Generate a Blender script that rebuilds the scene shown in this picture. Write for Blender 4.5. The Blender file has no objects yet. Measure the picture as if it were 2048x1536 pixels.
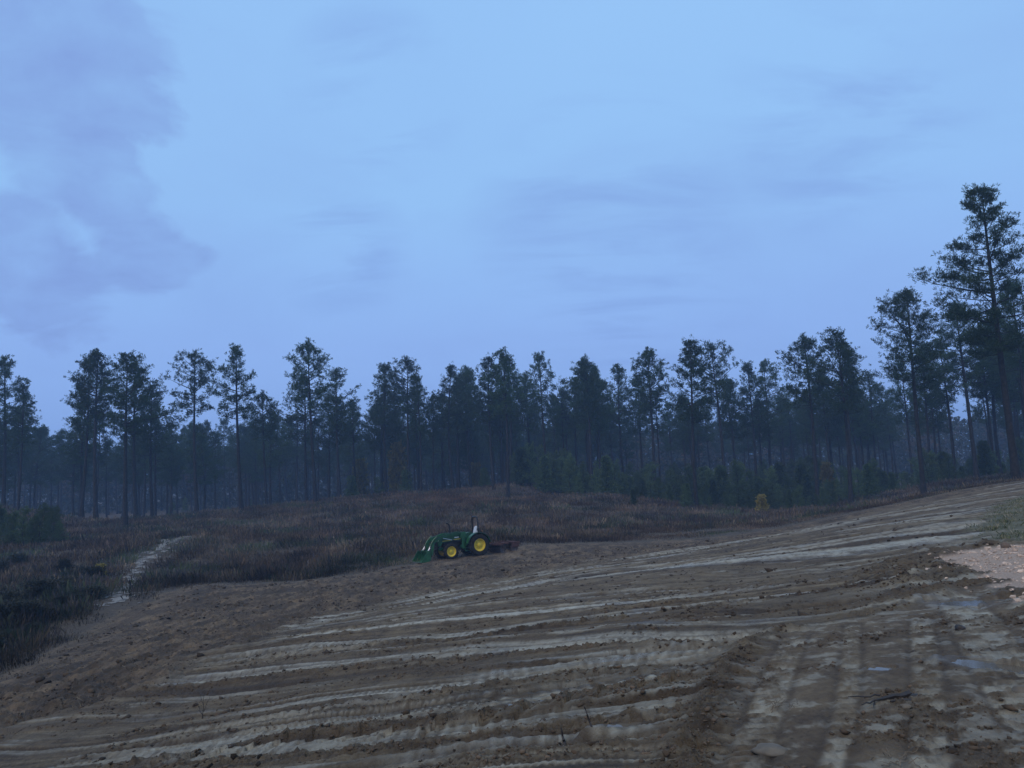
import bpy, bmesh, math, random
import numpy as np
from mathutils import Vector, Matrix

sc = bpy.context.scene
col = sc.collection
R = math.radians
rng = np.random.default_rng(7)
random.seed(7)

# ------------------------------------------------------------------ camera
F = 1500.0                      # focal length in pixels of the 2048 px wide photograph
PITCH, ROLL = R(6.2), R(2.55)
EYE = np.array([0.0, 0.0, 1.75])
f0 = np.array([0, math.cos(PITCH), math.sin(PITCH)])
r0 = np.array([1.0, 0, 0]); u0 = np.array([0, -math.sin(PITCH), math.cos(PITCH)])
CR = math.cos(ROLL) * r0 - math.sin(ROLL) * u0
CU = math.sin(ROLL) * r0 + math.cos(ROLL) * u0
cam_data = bpy.data.cameras.new('camera')
cam_data.sensor_width = 36.0
cam_data.lens = F / 2048 * 36.0
cam_data.clip_start = 0.1
cam_data.clip_end = 8000
cam = bpy.data.objects.new('camera', cam_data)
col.objects.link(cam)
m = Matrix.Identity(4)
for i in range(3):
    m[i][0] = CR[i]; m[i][1] = CU[i]; m[i][2] = -f0[i]; m[i][3] = EYE[i]
cam.matrix_world = m
sc.camera = cam

def ray(px, py):
    return f0 + ((px - 1024) / F) * CR + ((768 - py) / F) * CU
def at(px, py, D):
    return EYE + ray(px, py) * D

# ------------------------------------------------------------------ sky
SUN_EL, SUN_AZ = R(52), R(215)        # azimuth clockwise from +Y
world = bpy.data.worlds.new('World'); sc.world = world
world.use_nodes = True
nt = world.node_tree
for n in list(nt.nodes): nt.nodes.remove(n)
N = lambda t: nt.nodes.new(t)
L = lambda a, b: nt.links.new(a, b)
def vmath(op, a=None, b=None):
    n = N('ShaderNodeVectorMath'); n.operation = op
    for k, v in ((0, a), (1, b)):
        if v is None: continue
        if hasattr(v, 'is_output'): L(v, n.inputs[k])
        else: n.inputs[k].default_value = v
    return n
def fmath(op, a=None, b=None, c=None, clamp=False):
    n = N('ShaderNodeMath'); n.operation = op; n.use_clamp = clamp
    for k, v in ((0, a), (1, b), (2, c)):
        if v is None: continue
        if hasattr(v, 'is_output'): L(v, n.inputs[k])
        else: n.inputs[k].default_value = v
    return n.outputs[0]
def ramp(fac, stops):
    n = N('ShaderNodeValToRGB'); L(fac, n.inputs[0])
    e = n.color_ramp.elements
    while len(e) < len(stops): e.new(0.5)
    for k, (p, c) in enumerate(stops):
        e[k].position = p; e[k].color = (*c, 1)
    return n.outputs[0]
def mixc(fac, a, b):
    n = N('ShaderNodeMix'); n.data_type = 'RGBA'
    for k, v in ((0, fac), (6, a), (7, b)):
        if hasattr(v, 'is_output'): L(v, n.inputs[k])
        else: n.inputs[k].default_value = v if k == 0 else (*v, 1)
    return n.outputs[2]
tc = N('ShaderNodeTexCoord')
sep = N('ShaderNodeSeparateXYZ'); L(tc.outputs['Generated'], sep.inputs[0])
zpos = fmath('MAXIMUM', sep.outputs[2], 0.0)
den = fmath('ADD', zpos, 0.22)
cb = N('ShaderNodeCombineXYZ')
L(fmath('DIVIDE', sep.outputs[0], den), cb.inputs[0])
L(fmath('DIVIDE', sep.outputs[1], den), cb.inputs[1])
def noise(vec, scale, detail, rough, dist=0.0, off=(0, 0, 0)):
    mp = N('ShaderNodeMapping'); L(vec, mp.inputs[0]); mp.inputs[1].default_value = off
    n = N('ShaderNodeTexNoise'); L(mp.outputs[0], n.inputs['Vector'])
    n.inputs['Scale'].default_value = scale; n.inputs['Detail'].default_value = detail
    n.inputs['Roughness'].default_value = rough; n.inputs['Distortion'].default_value = dist
    return n.outputs['Fac']
plane = cb.outputs[0]
base = ramp(zpos, [(0.0, (0.275, 0.460, 0.93)), (0.16, (0.298, 0.495, 0.955)), (0.34, (0.322, 0.580, 0.985)), (0.60, (0.335, 0.605, 1.0)), (1.0, (0.32, 0.58, 0.98))])
broad = noise(plane, 0.55, 3, 0.5, 0.3, (2.3, 0.4, 0))
soft = noise(plane, 1.3, 7, 0.55, 0.6, (5.1, 3.3, 0))
fine = noise(plane, 2.6, 8, 0.58, 0.4, (1.7, 8.3, 0))
# a bank of grey-violet cloud, broken by noise
def bank(px, py, rad, squash=None):
    d = ray(px, py); d = d / np.linalg.norm(d)
    nrm = vmath('NORMALIZE', tc.outputs['Generated']).outputs[0]
    dd = vmath('DISTANCE', nrm, tuple(d)).outputs['Value']
    return fmath('SUBTRACT', 1.0, fmath('DIVIDE', dd, rad), clamp=True)
veil = fmath('MULTIPLY', fmath('SUBTRACT', soft, 0.44), 2.6, clamp=True)
veil2 = fmath('MULTIPLY', fmath('SUBTRACT', broad, 0.42), 3.0, clamp=True)
c1 = mixc(fmath('MULTIPLY', veil, 0.34), base, (0.245, 0.385, 0.80))
c2 = mixc(fmath('MULTIPLY', veil2, 0.22), c1, (0.235, 0.40, 0.83))
b1 = None
for px_, py_, rd_ in ((70, 70, 0.16), (170, 130, 0.15), (265, 215, 0.09), (30, 190, 0.13), (160, 300, 0.13), (230, 400, 0.11), (270, 480, 0.11), (320, 520, 0.06), (60, 540, 0.15), (230, 45, 0.06)):
    q_ = bank(px_, py_, rd_ * 0.86); b1 = q_ if b1 is None else fmath('MAXIMUM', b1, q_)
k1 = fmath('ADD', fmath('MULTIPLY', b1, 2.2), fmath('MULTIPLY', fmath('SUBTRACT', fine, 0.5), 3.6))
k1 = fmath('MULTIPLY', fmath('SUBTRACT', k1, 0.66), 2.4, clamp=True)
tone = noise(plane, 4.5, 8, 0.6, 0.3, (3.1, 0.7, 0))
c3 = mixc(fmath('MULTIPLY', k1, fmath('MULTIPLY', fmath('SUBTRACT', tone, 0.18), 1.7, clamp=True)), c2, (0.232, 0.362, 0.765))
streaks = N('ShaderNodeMapping'); L(plane, streaks.inputs[0]); streaks.inputs[2].default_value = (0, 0, 0.35); streaks.inputs[3].default_value = (0.8, 2.4, 1)
wisp = noise(streaks.outputs[0], 2.2, 8, 0.6, 0.5, (4.4, 1.9, 0))
b2 = fmath('MAXIMUM', bank(1230, 450, 0.20), fmath('MAXIMUM', bank(745, 195, 0.12), fmath('MAXIMUM', bank(1280, 600, 0.16), fmath('MAXIMUM', bank(1680, 240, 0.16), bank(680, 500, 0.10)))))
k2 = fmath('MULTIPLY', fmath('MULTIPLY', fmath('SUBTRACT', wisp, 0.46), 5.0, clamp=True), fmath('MULTIPLY', b2, 1.8, clamp=True))
c4 = mixc(fmath('MULTIPLY', k2, 0.50), c3, (0.225, 0.370, 0.79))
sky = N('ShaderNodeTexSky'); sky.sky_type = 'NISHITA'; sky.sun_disc = False
sky.sun_elevation = SUN_EL; sky.sun_rotation = SUN_AZ; sky.air_density = 1.6; sky.dust_density = 2.0
skys = vmath('SCALE', sky.outputs[0]); skys.inputs['Scale'].default_value = 0.06
c5 = mixc(0.93, skys.outputs[0], c4)
bg = N('ShaderNodeBackground'); L(c5, bg.inputs[0]); bg.inputs[1].default_value = 1.0
wo = N('ShaderNodeOutputWorld'); L(bg.outputs[0], wo.inputs[0])

sd = bpy.data.lights.new('sun', 'SUN'); sd.energy = 1.5; sd.angle = R(40); sd.color = (1.0, 0.80, 0.56)
so = bpy.data.objects.new('sun', sd); col.objects.link(so)
sdir = Vector((math.sin(SUN_AZ) * math.cos(SUN_EL), math.cos(SUN_AZ) * math.cos(SUN_EL), math.sin(SUN_EL)))
so.rotation_euler = sdir.to_track_quat('Z', 'Y').to_euler()
so.location = (0, -20, 60)

sc.view_settings.view_transform = 'Standard'
sc.view_settings.look = 'None'
sc.view_settings.exposure = 0.0
sc.view_settings.gamma = 1.0
sc.view_settings.use_curve_mapping = False
sc.cycles.max_bounces = 6
sc.cycles.volume_bounces = 1
sc.cycles.volume_step_rate = 4.0
sc.cycles.use_denoising = True

# ------------------------------------------------------------------ helpers
def tag(o, label=None, cat=None, group=None, kind=None):
    if label: o['label'] = label
    if cat: o['category'] = cat
    if group: o['group'] = group
    if kind: o['kind'] = kind
    return o
def link(o, parent=None):
    col.objects.link(o)
    if parent is not None: o.parent = parent
    return o
def mesh_np(name, V, Fc, mats=(), smooth=False, attrs=None):
    """V (n,3); Fc (m,3) or (m,4)"""
    V = np.asarray(V, dtype=np.float32); Fc = np.asarray(Fc, dtype=np.int32)
    me = bpy.data.meshes.new(name)
    k = Fc.shape[1]
    me.vertices.add(len(V)); me.vertices.foreach_set('co', V.ravel())
    me.loops.add(Fc.size); me.loops.foreach_set('vertex_index', Fc.ravel())
    me.polygons.add(len(Fc)); me.polygons.foreach_set('loop_start', np.arange(0, Fc.size, k, dtype=np.int32))
    me.polygons.foreach_set('use_smooth', np.full(len(Fc), smooth, dtype=bool))
    for mt in mats: me.materials.append(mt)
    for an, arr in (attrs or {}).items():
        a = me.attributes.new(an, 'FLOAT_COLOR', 'POINT')
        arr = np.asarray(arr, dtype=np.float32)
        if arr.shape[1] == 3: arr = np.concatenate([arr, np.ones((len(arr), 1), np.float32)], 1)
        a.data.foreach_set('color', arr.ravel())
    me.update(calc_edges=True)
    return me
def empty(name, loc=(0, 0, 0)):
    o = bpy.data.objects.new(name, None); o.empty_display_size = 0.3
    o.location = loc; return link(o)

_gr = []
for s_ in range(24):
    g_ = np.random.default_rng(100 + s_); a_ = g_.random((256, 256)) * 2 * np.pi
    _gr.append((np.cos(a_).astype(np.float32), np.sin(a_).astype(np.float32)))
def pn(x, y, s=0):
    """2-D gradient noise, about -0.7..0.7"""
    gx, gy = _gr[s % 24]
    xi = np.floor(x); yi = np.floor(y)
    fx = (x - xi).astype(np.float32); fy = (y - yi).astype(np.float32)
    xi = xi.astype(np.int64) & 255; yi = yi.astype(np.int64) & 255
    x1 = (xi + 1) & 255; y1 = (yi + 1) & 255
    u = fx * fx * fx * (fx * (fx * 6 - 15) + 10); v = fy * fy * fy * (fy * (fy * 6 - 15) + 10)
    a = gx[xi, yi] * fx + gy[xi, yi] * fy
    b = gx[x1, yi] * (fx - 1) + gy[x1, yi] * fy
    c = gx[xi, y1] * fx + gy[xi, y1] * (fy - 1)
    d = gx[x1, y1] * (fx - 1) + gy[x1, y1] * (fy - 1)
    return (a + u * (b - a)) * (1 - v) + (c + u * (d - c)) * v
def fbm(x, y, o=4, s=0, g=0.5):
    r = 0; a = 1.0
    for k in range(o):
        r = r + a * pn(x * 2 ** k, y * 2 ** k, s + k); a *= g
    return r
def sst(a, b, x):
    t = np.clip((x - a) / (b - a), 0, 1); return t * t * (3 - 2 * t)

# ------------------------------------------------------------------ terrain shape
# tree bases on the wood's edge: base px, top py, distance
FRONT = [  # base x, base y, top y, crown style, use base as ground height
    (6, 1020, 720, 1.05, 1), (192, 1042, 705, 1.05, 1), (251, 1056, 712, 1.1, 1), (394, 1030, 712, 1.0, 1),
    (483, 1021, 697, 1.0, 1), (613, 1008, 752, 1.0, 1), (632, 1008, 685, 1.0, 1), (681, 1000, 742, 1.0, 1),
    (773, 996, 732, 1.0, 1), (819, 991, 720, 1.0, 1), (908, 985, 733, 1.0, 1), (946, 978, 746, 1.0, 0),
    (1016, 1000, 703, 1.0, 1), (1060, 977, 748, 1.0, 1), (1185, 1012, 718, 1.05, 1), (1203, 985, 735, 1.0, 0),
    (1249, 985, 735, 1.0, 0), (1309, 990, 705, 1.0, 0), (1393, 1015, 682, 1.0, 1), (1452, 1000, 697, 1.05, 0),
    (1512, 985, 732, 1.0, 0), (1542, 975, 725, 1.0, 0), (1637, 1022, 676, 1.05, 1), (1702, 1008, 665, 1.05, 1),
    (1722, 1000, 730, 0.9, 1), (1849, 1000, 582, 1.1, 1), (1866, 995, 690, 0.9, 0), (1957, 985, 608, 1.1, 0),
    (1992, 975, 660, 1.0, 0), (2034, 965, 366, 1.0, 1), (2075, 968, 560, 1.0, 0), (1826, 975, 720, 0.9, 0)]
def front_depth(i):
    bx, by, ty, cs, us = FRONT[i]
    h = 24.5 + 1.6 * math.sin(i * 2.4)
    if i == 29: h = 26.5
    return F * h / (by - ty)
ctrl = [(2048, 962, 50), (1950, 979, 51), (1850, 998, 52), (1700, 1030, 53), (1520, 1066, 54), (1400, 1080, 55), (1280, 1086, 56),
        (1030, 1094, 55), (960, 1110.5, 52.6), (903, 1119, 51.2), (980, 1109, 53), (840, 1128, 49), (700, 1150, 48), (560, 1166, 46), (400, 1172, 43),
        (220, 1235, 33), (100, 1300, 25), (0, 1350, 21), (0, 1450, 13.5), (0, 1536, 10), (300, 1536, 8.6), (400, 1450, 10.6), (400, 1300, 18),
        (700, 1536, 6.7), (1024, 1536, 5.6), (1400, 1536, 4.8), (2048, 1536, 4.1), (1024, 1400, 8.0), (1024, 1300, 11.6), (1024, 1200, 22), (1024, 1140, 38),
        (700, 1400, 9.4), (700, 1300, 15), (700, 1220, 27), (1400, 1400, 6.4), (1400, 1300, 8.7), (1400, 1200, 15), (1400, 1130, 27), (1700, 1400, 5.6),
        (1700, 1300, 7.3), (1700, 1200, 11), (1700, 1120, 20), (1700, 1060, 36), (2048, 1350, 5.6), (2048, 1200, 9.2), (2048, 1100, 15), (2048, 1010, 31), (1900, 1150, 12.3), (1900, 1050, 24),
        (60, 1280, 31), (100, 1130, 62), (235, 1195, 38), (350, 1080, 70), (300, 1052, 98), (500, 1130, 60), (600, 1060, 88),
        (930, 1065, 66), (930, 1025, 92), (800, 992, 118), (1060, 967, 136), (1200, 1060, 72), (1300, 1050, 80), (1200, 990, 118),
        (1500, 1045, 80), (1650, 1035, 82), (1800, 985, 100), (1900, 966, 104)]
P = [tuple(at(*c)) for c in ctrl]
for i, t in enumerate(FRONT):
    if t[4]: P.append(tuple(at(t[0], t[1], front_depth(i))))
P += [(0, 0, 0), (-4, -4, -0.7), (4, -4, 0.2), (0, -20, 0.2), (-30, -20, -4), (30, -20, 1.5), (22, 5, 0.5), (50, 20, 0.3), (-32, 6, -4.2), (60, 50, -0.8),
      (-60, 20, -5), (-90, 80, -5), (100, 80, -2), (0, 70, -5.0), (25, 75, -5.0), (45, 78, -3.6)]
P += [(-105, 128, -8.0), (-78, 134, -8.0), (-52, 142, -7.5), (-26, 152, -6.5), (0, 160, -6.0), (28, 162, -6.5), (58, 150, -6.5), (82, 138, -5.5)]
for x_ in (-160, -80, 0, 80, 160): P.append((x_, 190, -8.5)); P.append((x_ * 1.5, 290, -8.0))
for a_ in range(0, 360, 30): P.append((600 * math.sin(R(a_)), 600 * math.cos(R(a_)), -7.0))
P = np.array(P)
def tps_fit(X, v, lam):
    n = len(X); d2 = ((X[:, None] - X[None]) ** 2).sum(-1)
    K = 0.5 * d2 * np.log(d2 + 1e-9) + lam * np.eye(n)
    Q = np.concatenate([np.ones((n, 1)), X], 1)
    A = np.zeros((n + 3, n + 3)); A[:n, :n] = K; A[:n, n:] = Q; A[n:, :n] = Q.T
    return np.linalg.solve(A, np.concatenate([v, np.zeros(3)]))
def tps_eval(X, w, x, y):
    out = np.empty(len(x))
    for s in range(0, len(x), 60000):
        xs = x[s:s + 60000, None]; ys = y[s:s + 60000, None]
        d2 = (xs - X[None, :, 0]) ** 2 + (ys - X[None, :, 1]) ** 2
        K = 0.5 * d2 * np.log(d2 + 1e-9)
        out[s:s + 60000] = K @ w[:-3] + w[-3] + xs[:, 0] * w[-2] + ys[:, 0] * w[-1]
    return out
TW = tps_fit(P[:, :2], P[:, 2], 6.0)
def base_h(x, y):
    x = np.atleast_1d(np.asarray(x, float)); y = np.atleast_1d(np.asarray(y, float))
    r = np.hypot(x, y); k = np.minimum(1, 650 / np.maximum(r, 1))
    h = tps_eval(P[:, :2], TW, x * k, y * k)
    return h * (1 - sst(500, 900, r)) - 7.0 * sst(500, 900, r)
_ts = np.exp(np.linspace(math.log(2.5), math.log(260), 500))
def hit(px, py):
    """where the photograph's ray meets the ground, as x, y, z"""
    d = ray(px, py); p = EYE[None] + _ts[:, None] * d[None]
    g = p[:, 2] - base_h(p[:, 0], p[:, 1])
    k = np.argmax(g < 0)
    if g[k] >= 0: k = len(g) - 1
    if k == 0: return p[0]
    t = g[k - 1] / (g[k - 1] - g[k] + 1e-9)
    return p[k - 1] * (1 - t) + p[k] * t
def hits(pts): return np.array([hit(*p)[:2] for p in pts])
def seg_dist(x, y, pts, closed=False):
    """distance, side, arc length and end flag along a polyline"""
    best = np.full(x.shape, 1e9, np.float32); arc = np.zeros_like(best); side = np.zeros_like(best); s0 = 0.0
    q = np.concatenate([pts, pts[:1]]) if closed else pts
    for i in range(len(q) - 1):
        ax, ay = q[i]; bx, by = q[i + 1]; dx, dy = bx - ax, by - ay; ll = math.hypot(dx, dy) + 1e-9
        t = np.clip(((x - ax) * dx + (y - ay) * dy) / ll ** 2, 0, 1)
        ex = x - ax - t * dx; ey = y - ay - t * dy
        d = np.sqrt(ex * ex + ey * ey); mk = d < best
        best = np.where(mk, d, best); arc = np.where(mk, s0 + t * ll, arc)
        side = np.where(mk, np.sign(dx * ey - dy * ex), side); s0 += ll
    return best, side, arc, s0
def poly_sd(x, y, pts):
    """signed distance, positive inside"""
    d, _, _, _ = seg_dist(x, y, pts, True)
    ins = np.zeros(x.shape, bool); n = len(pts)
    for i in range(n):
        ax, ay = pts[i]; bx, by = pts[(i + 1) % n]
        c = ((ay > y) != (by > y)) & (x < (bx - ax) * (y - ay) / (by - ay + 1e-12) + ax)
        ins ^= c
    return np.where(ins, d, -d)
def catmull(pts, n):
    pts = np.asarray(pts, float); q = np.concatenate([[2 * pts[0] - pts[1]], pts, [2 * pts[-1] - pts[-2]]]); out = []
    for i in range(1, len(q) - 2):
        for k in range(n):
            t = k / n
            out.append(0.5 * ((2 * q[i]) + (-q[i - 1] + q[i + 1]) * t + (2 * q[i - 1] - 5 * q[i] + 4 * q[i + 1] - q[i + 2]) * t * t + (-q[i - 1] + 3 * q[i] - 3 * q[i + 1] + q[i + 2]) * t ** 3))
    out.append(pts[-1]); return np.array(out)

# the graded field, as an outline on the ground
fld = hits([(0, 1352), (100, 1300), (175, 1262), (225, 1232), (300, 1200), (400, 1168), (480, 1170), (560, 1166), (700, 1150), (800, 1133), (860, 1122)])
fld = np.concatenate([fld, [at(985, 1096, 54.5)[:2], at(1100, 1090, 57)[:2], at(1280, 1086, 57)[:2], at(1400, 1080, 57)[:2], at(1520, 1066, 56)[:2], at(1700, 1030, 55)[:2], at(1850, 998, 55)[:2], at(2048, 962, 54)[:2]],
      [(60, 54), (75, 30), (60, -15), (10, -30), (-20, -20), (-22, 0), (-17, 8)]])
grav = np.concatenate([hits([(1893, 1118), (1925, 1106), (1975, 1100), (2048, 1092)]), [(19, 17), (22, 8), (12.5, 7.2)], hits([(2048, 1212), (2020, 1185), (1975, 1158), (1920, 1136)])])
grs = np.concatenate([hits([(1958, 1060), (1970, 1035), (1990, 1012), (2048, 990)]), [(34, 34), (30, 22), (21, 17.5)], hits([(2048, 1088), (1990, 1082)])])
haul = np.concatenate([hits([(1425, 1530), (1460, 1430), (1500, 1330), (1545, 1275), (1700, 1240), (1860, 1205), (1960, 1172), (2010, 1190), (2048, 1225)]), [(9, 6), (6, 2), (1, 2)]])
trk = hits([(0, 1470), (200, 1385), (330, 1330), (480, 1290), (620, 1235), (800, 1195), (1000, 1155), (1200, 1118), (1400, 1093), (1560, 1064), (1750, 1024), (1960, 980)])
trk = np.concatenate([trk, [(45, 52), (60, 30), (40, -10), (10, -20), (-16, -10)]])
GUIDES = [[(30, 1550), (145, 1523), (362, 1494), (700, 1432), (871, 1419), (1042, 1390), (1160, 1366), (1300, 1342), (1470, 1320)],
          [(163, 1560), (315, 1522), (700, 1479), (1000, 1442), (1150, 1418), (1400, 1398), (1440, 1390)],
          [(250, 1448), (470, 1422), (700, 1387), (973, 1350), (1213, 1315), (1400, 1301), (1515, 1289)],
          [(217, 1375), (362, 1362), (700, 1326), (950, 1300), (1180, 1280), (1400, 1270), (1560, 1262), (1655, 1254)],
          [(326, 1335), (543, 1297), (700, 1282), (950, 1262), (1144, 1238), (1348, 1212), (1569, 1188), (1833, 1157), (1903, 1148)],
          [(480, 1285), (640, 1262), (939, 1224), (1144, 1206), (1348, 1187), (1534, 1170), (1700, 1150), (1829, 1130)],
          [(600, 1246), (800, 1215), (1050, 1172), (1250, 1142), (1400, 1124), (1620, 1100), (1736, 1082), (1945, 1064)],
          [(740, 1215), (950, 1172), (1200, 1132), (1400, 1110), (1550, 1085), (1700, 1062), (1911, 1034)],
          [(1000, 1160), (1200, 1124), (1400, 1097), (1600, 1062), (1800, 1025), (1960, 1003)],
          [(560, 1560), (800, 1512), (1000, 1484), (1250, 1466), (1400, 1450)]]
GW = [0.34, 0.26, 0.50, 0.30, 0.42, 0.34, 0.40, 0.55, 0.45, 0.24]
GL = [catmull(hits(g), 4) for g in GUIDES]
# faint passes half way between the stronger ones
for a_, b_ in ((2, 3), (3, 4), (4, 5), (5, 6), (6, 7), (0, 2)):
    A_, B_ = GL[a_], GL[b_]
    ta = np.linspace(0, 1, 22)
    ia = lambda q: np.stack([np.interp(ta, np.linspace(0, 1, len(q)), q[:, k]) for k in (0, 1)], 1)
    GL.append(0.5 * (ia(A_) + ia(B_))); GW.append(0.18 + 0.05 * (a_ % 3))
HAULS = [catmull(hits(g), 4) for g in ([(1655, 1545), (1690, 1420), (1700, 1330), (1705, 1250)], [(1862, 1545), (1858, 1420), (1850, 1320), (1842, 1235)], [(2090, 1440), (2010, 1330), (1960, 1260), (1915, 1195)], [(1480, 1545), (1525, 1430), (1560, 1340), (1590, 1275)])]
HW = [0.10, 0.13, 0.26, 0.16]
# coordinate across the passes, for streaks that follow them
vs, vx = [], []
order = [9, 1, 0, 2, 3, 4, 5, 6, 7, 8]
for k, gi in enumerate(order):
    for p in GL[gi][::3]: vx.append(p); vs.append(k)
vx = np.array(vx); vs = np.array(vs, float)
VW = tps_fit(vx, vs, 1.0)
PUD = [((1903, 1207), 0.22, 0.42, 10), ((1965, 1200), 0.55, 0.20, 0), ((2012, 1326), 0.17, 0.45, 35), ((1765, 1334), 0.14, 0.07, 0), ((1172, 1481), 0.17, 0.08, 0), ((1320, 1430), 0.50, 0.06, 5), ((1100, 1390), 0.45, 0.07, 6)]
PC = [hit(*p[0]) for p in PUD]

PUD_LVL = None
def surface(x, y):
    """height and material masks of the ground at x, y"""
    x = np.atleast_1d(np.asarray(x, float)); y = np.atleast_1d(np.asarray(y, float))
    h = base_h(x, y); n = len(x); r = np.hypot(x, y)
    M = {k: np.zeros(n, np.float32) for k in ('pale', 'gravel', 'veg', 'grass', 'wet', 'till', 'clod', 'rut', 'v', 'u', 'tk')}
    sd_f = np.full(n, -50.0); near = r < 75; i = np.nonzero(near)[0]
    X = x[i].astype(np.float32); Y = y[i].astype(np.float32)
    wob = fbm(X * 0.5, Y * 0.5, 4, 3) * 0.9
    sf = poly_sd(X, Y, fld) + wob; sd_f[i] = sf
    mud = np.zeros(n, np.float32); mud[i] = sst(-0.3, 0.5, sf); M['veg'] = 1 - mud
    sg = poly_sd(X, Y, grav) + fbm(X * 1.5, Y * 1.5, 4, 5) * 0.45
    gv = sst(-0.06, 0.10, sg)
    sgr = poly_sd(X, Y, grs) + fbm(X * 0.9, Y * 0.9, 4, 6) * 1.1
    gs = sst(-0.3, 0.3, sgr) * (1 - gv)
    sh = poly_sd(X, Y, haul) + fbm(X * 2, Y * 2, 3, 9) * 0.12; hl = sst(-0.05, 0.15, sh)
    st = poly_sd(X, Y, trk) + fbm(X * 0.35, Y * 0.35, 4, 8) * 2.2; tk = sst(-0.6, 1.2, st) * (1 - hl) * (1 - gv) * (1 - gs)
    # rise of loose soil beside the gravel
    loose = sst(1.5, 0.2, np.abs(sg + 0.75)) * (1 - gv) * sst(-0.2, 0.3, -sh)
    v = tps_eval(vx, VW, X, Y).astype(np.float32); u = (X * 0.97 + Y * 0.2).astype(np.float32)
    dist = np.hypot(X, Y); fineA = np.exp(-dist / 30)
    z = np.zeros_like(X); pale = np.zeros_like(X); rut = np.zeros_like(X); clod = np.zeros_like(X)
    streak = pn(v * 3.1, u * 0.05, 11) + 0.7 * pn(v * 7.3, u * 0.09, 12) + 0.5 * pn(v * 15.1, u * 0.15, 13)
    thin = pn(v * 11.3 + 4, u * 0.07, 15) + 0.6 * pn(v * 23.0, u * 0.16, 16)
    z += tk * (0.035 + 0.05 * sst(8, 24, dist)) * streak * sst(58, 44, dist)
    pale = np.maximum(pale, tk * sst(0.22, 0.5, streak + 0.35 * fbm(X * 1.1, Y * 1.1, 3, 4)) * 0.6)
    rut = np.maximum(rut, tk * sst(0.20, 0.42, thin + 0.25 * fbm(X, Y, 3, 5)) * 0.85)
    z -= tk * (0.025 + 0.05 * sst(10, 25, dist)) * sst(0.25, 0.5, thin)
    gk = np.random.default_rng(77)
    J = np.nonzero(tk > 0.01)[0]; vj = v[J]; uj = u[J]; tj = tk[J]; pl = pale[J]; rl = rut[J]; zl = z[J]
    wv = 0.05 * pn(uj * 0.12, vj * 0.8, 3)
    for k in range(92):
        vk = gk.uniform(-1.4, 9.7); wk = gk.uniform(0.018, 0.075); isp = k % 5 < 3; st_ = 0.6 + 0.4 * gk.random()
        dv = vj - vk - wv; near_ = np.abs(dv) < 0.2
        if not near_.any(): continue
        q = np.nonzero(near_)[0]; dq = dv[q]; uq = uj[q]
        on = sst(-0.02, 0.12, pn(uq * 0.07 + k * 3.7, uq * 0 + k, 9)) * tj[q]
        line = sst(wk, wk * 0.7, np.abs(dq)) * on
        if isp:
            pl[q] = np.maximum(pl[q], line * st_); zl[q] -= line * 0.02
            ed = sst(0.026, 0.010, np.abs(dq + wk * 1.15)) * on
            rl[q] = np.maximum(rl[q], ed); zl[q] -= ed * 0.04
        else:
            rl[q] = np.maximum(rl[q], line * 0.8); pl[q] *= (1 - line * 0.8); zl[q] -= line * 0.03
    pale[J] = pl; rut[J] = rl; z[J] = zl
    lane_all = pale * 0.6
    J = np.nonzero(tk > 0.01)[0]
    if len(J):
        XJ, YJ, TJ, FJ = X[J], Y[J], tk[J], fineA[J]
        zj = np.zeros_like(XJ); pj = np.zeros_like(XJ); rj = np.zeros_like(XJ); cj = np.zeros_like(XJ); lj = np.zeros_like(XJ)
        nA = pn(XJ * 1.1, YJ * 1.1, 7); nE = 0.045 * fbm(XJ * 2.2, YJ * 2.2, 4, 2, 0.6); nP = 1.5 * pn(XJ * 1.2, YJ * 1.2, 17); nL = sst(-0.2, 0.2, pn(XJ * 0.8, YJ * 0.8, 18)); nB = np.abs(fbm(XJ * 4, YJ * 4, 3, 21))
        for k, (g, w) in enumerate(zip(GL, GW)):
            strong = k < 10
            d, side, arc, tot = seg_dist(XJ, YJ, g)
            if d.min() > 4: continue
            ww = w * (1 + 0.45 * pn(arc * 0.35, arc * 0 + k * 3.3, 14))
            endf = sst(0, 2.0, arc) * sst(0, 0.8, tot - arc)
            pk = pn(arc * 0.22, arc * 0 + k * 7.7, 15) + 0.3 * nA
            patch = sst(-0.35, 0.05, pk) if strong else sst(-0.1, 0.25, pk)
            lane = sst(ww, ww - 0.10, d + nE) * endf * patch * TJ
            zj -= lane * 0.035
            ph = arc * (2 * np.pi / 0.16) + side * d * 11 + nP       # lug prints across the lane
            zj += lane * 0.006 * np.sin(ph) * nL * FJ
            pj = np.maximum(pj, lane * (1.0 if strong else 0.65) * (0.72 + 0.28 * np.sin(ph) * nL * np.minimum(1, FJ * 1.5)))
            gd = np.exp(-((d * side - ww * 0.95) / 0.05) ** 2) * endf * TJ * sst(-0.35, 0.1, pn(arc * 0.3, arc * 0 + k, 19))
            zj -= gd * 0.06; rj = np.maximum(rj, gd)
            gc = np.exp(-((d * side - ww * 0.15) / 0.04) ** 2) * endf * TJ * sst(-0.1, 0.2, pn(arc * 0.15, arc * 0 + k * 5, 20))
            zj -= gc * 0.04; rj = np.maximum(rj, gc)
            be = np.exp(-((d * side + ww + 0.16) / 0.14) ** 2) * endf * TJ * (1 if strong else 0.5)
            zj += be * (0.02 + 0.07 * nB); cj = np.maximum(cj, be * (1 - lane))
            lj = np.maximum(lj, lane)
            if k in (0, 4, 5):      # scalloped tyre shoulder prints along the berm
                sc_ = np.exp(-((d * side + ww + 0.25) / 0.20) ** 2) * endf * TJ
                saw = (arc / 0.40 + d * 1.4) % 1.0
                zj += sc_ * 0.055 * (saw - 0.5)
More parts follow.
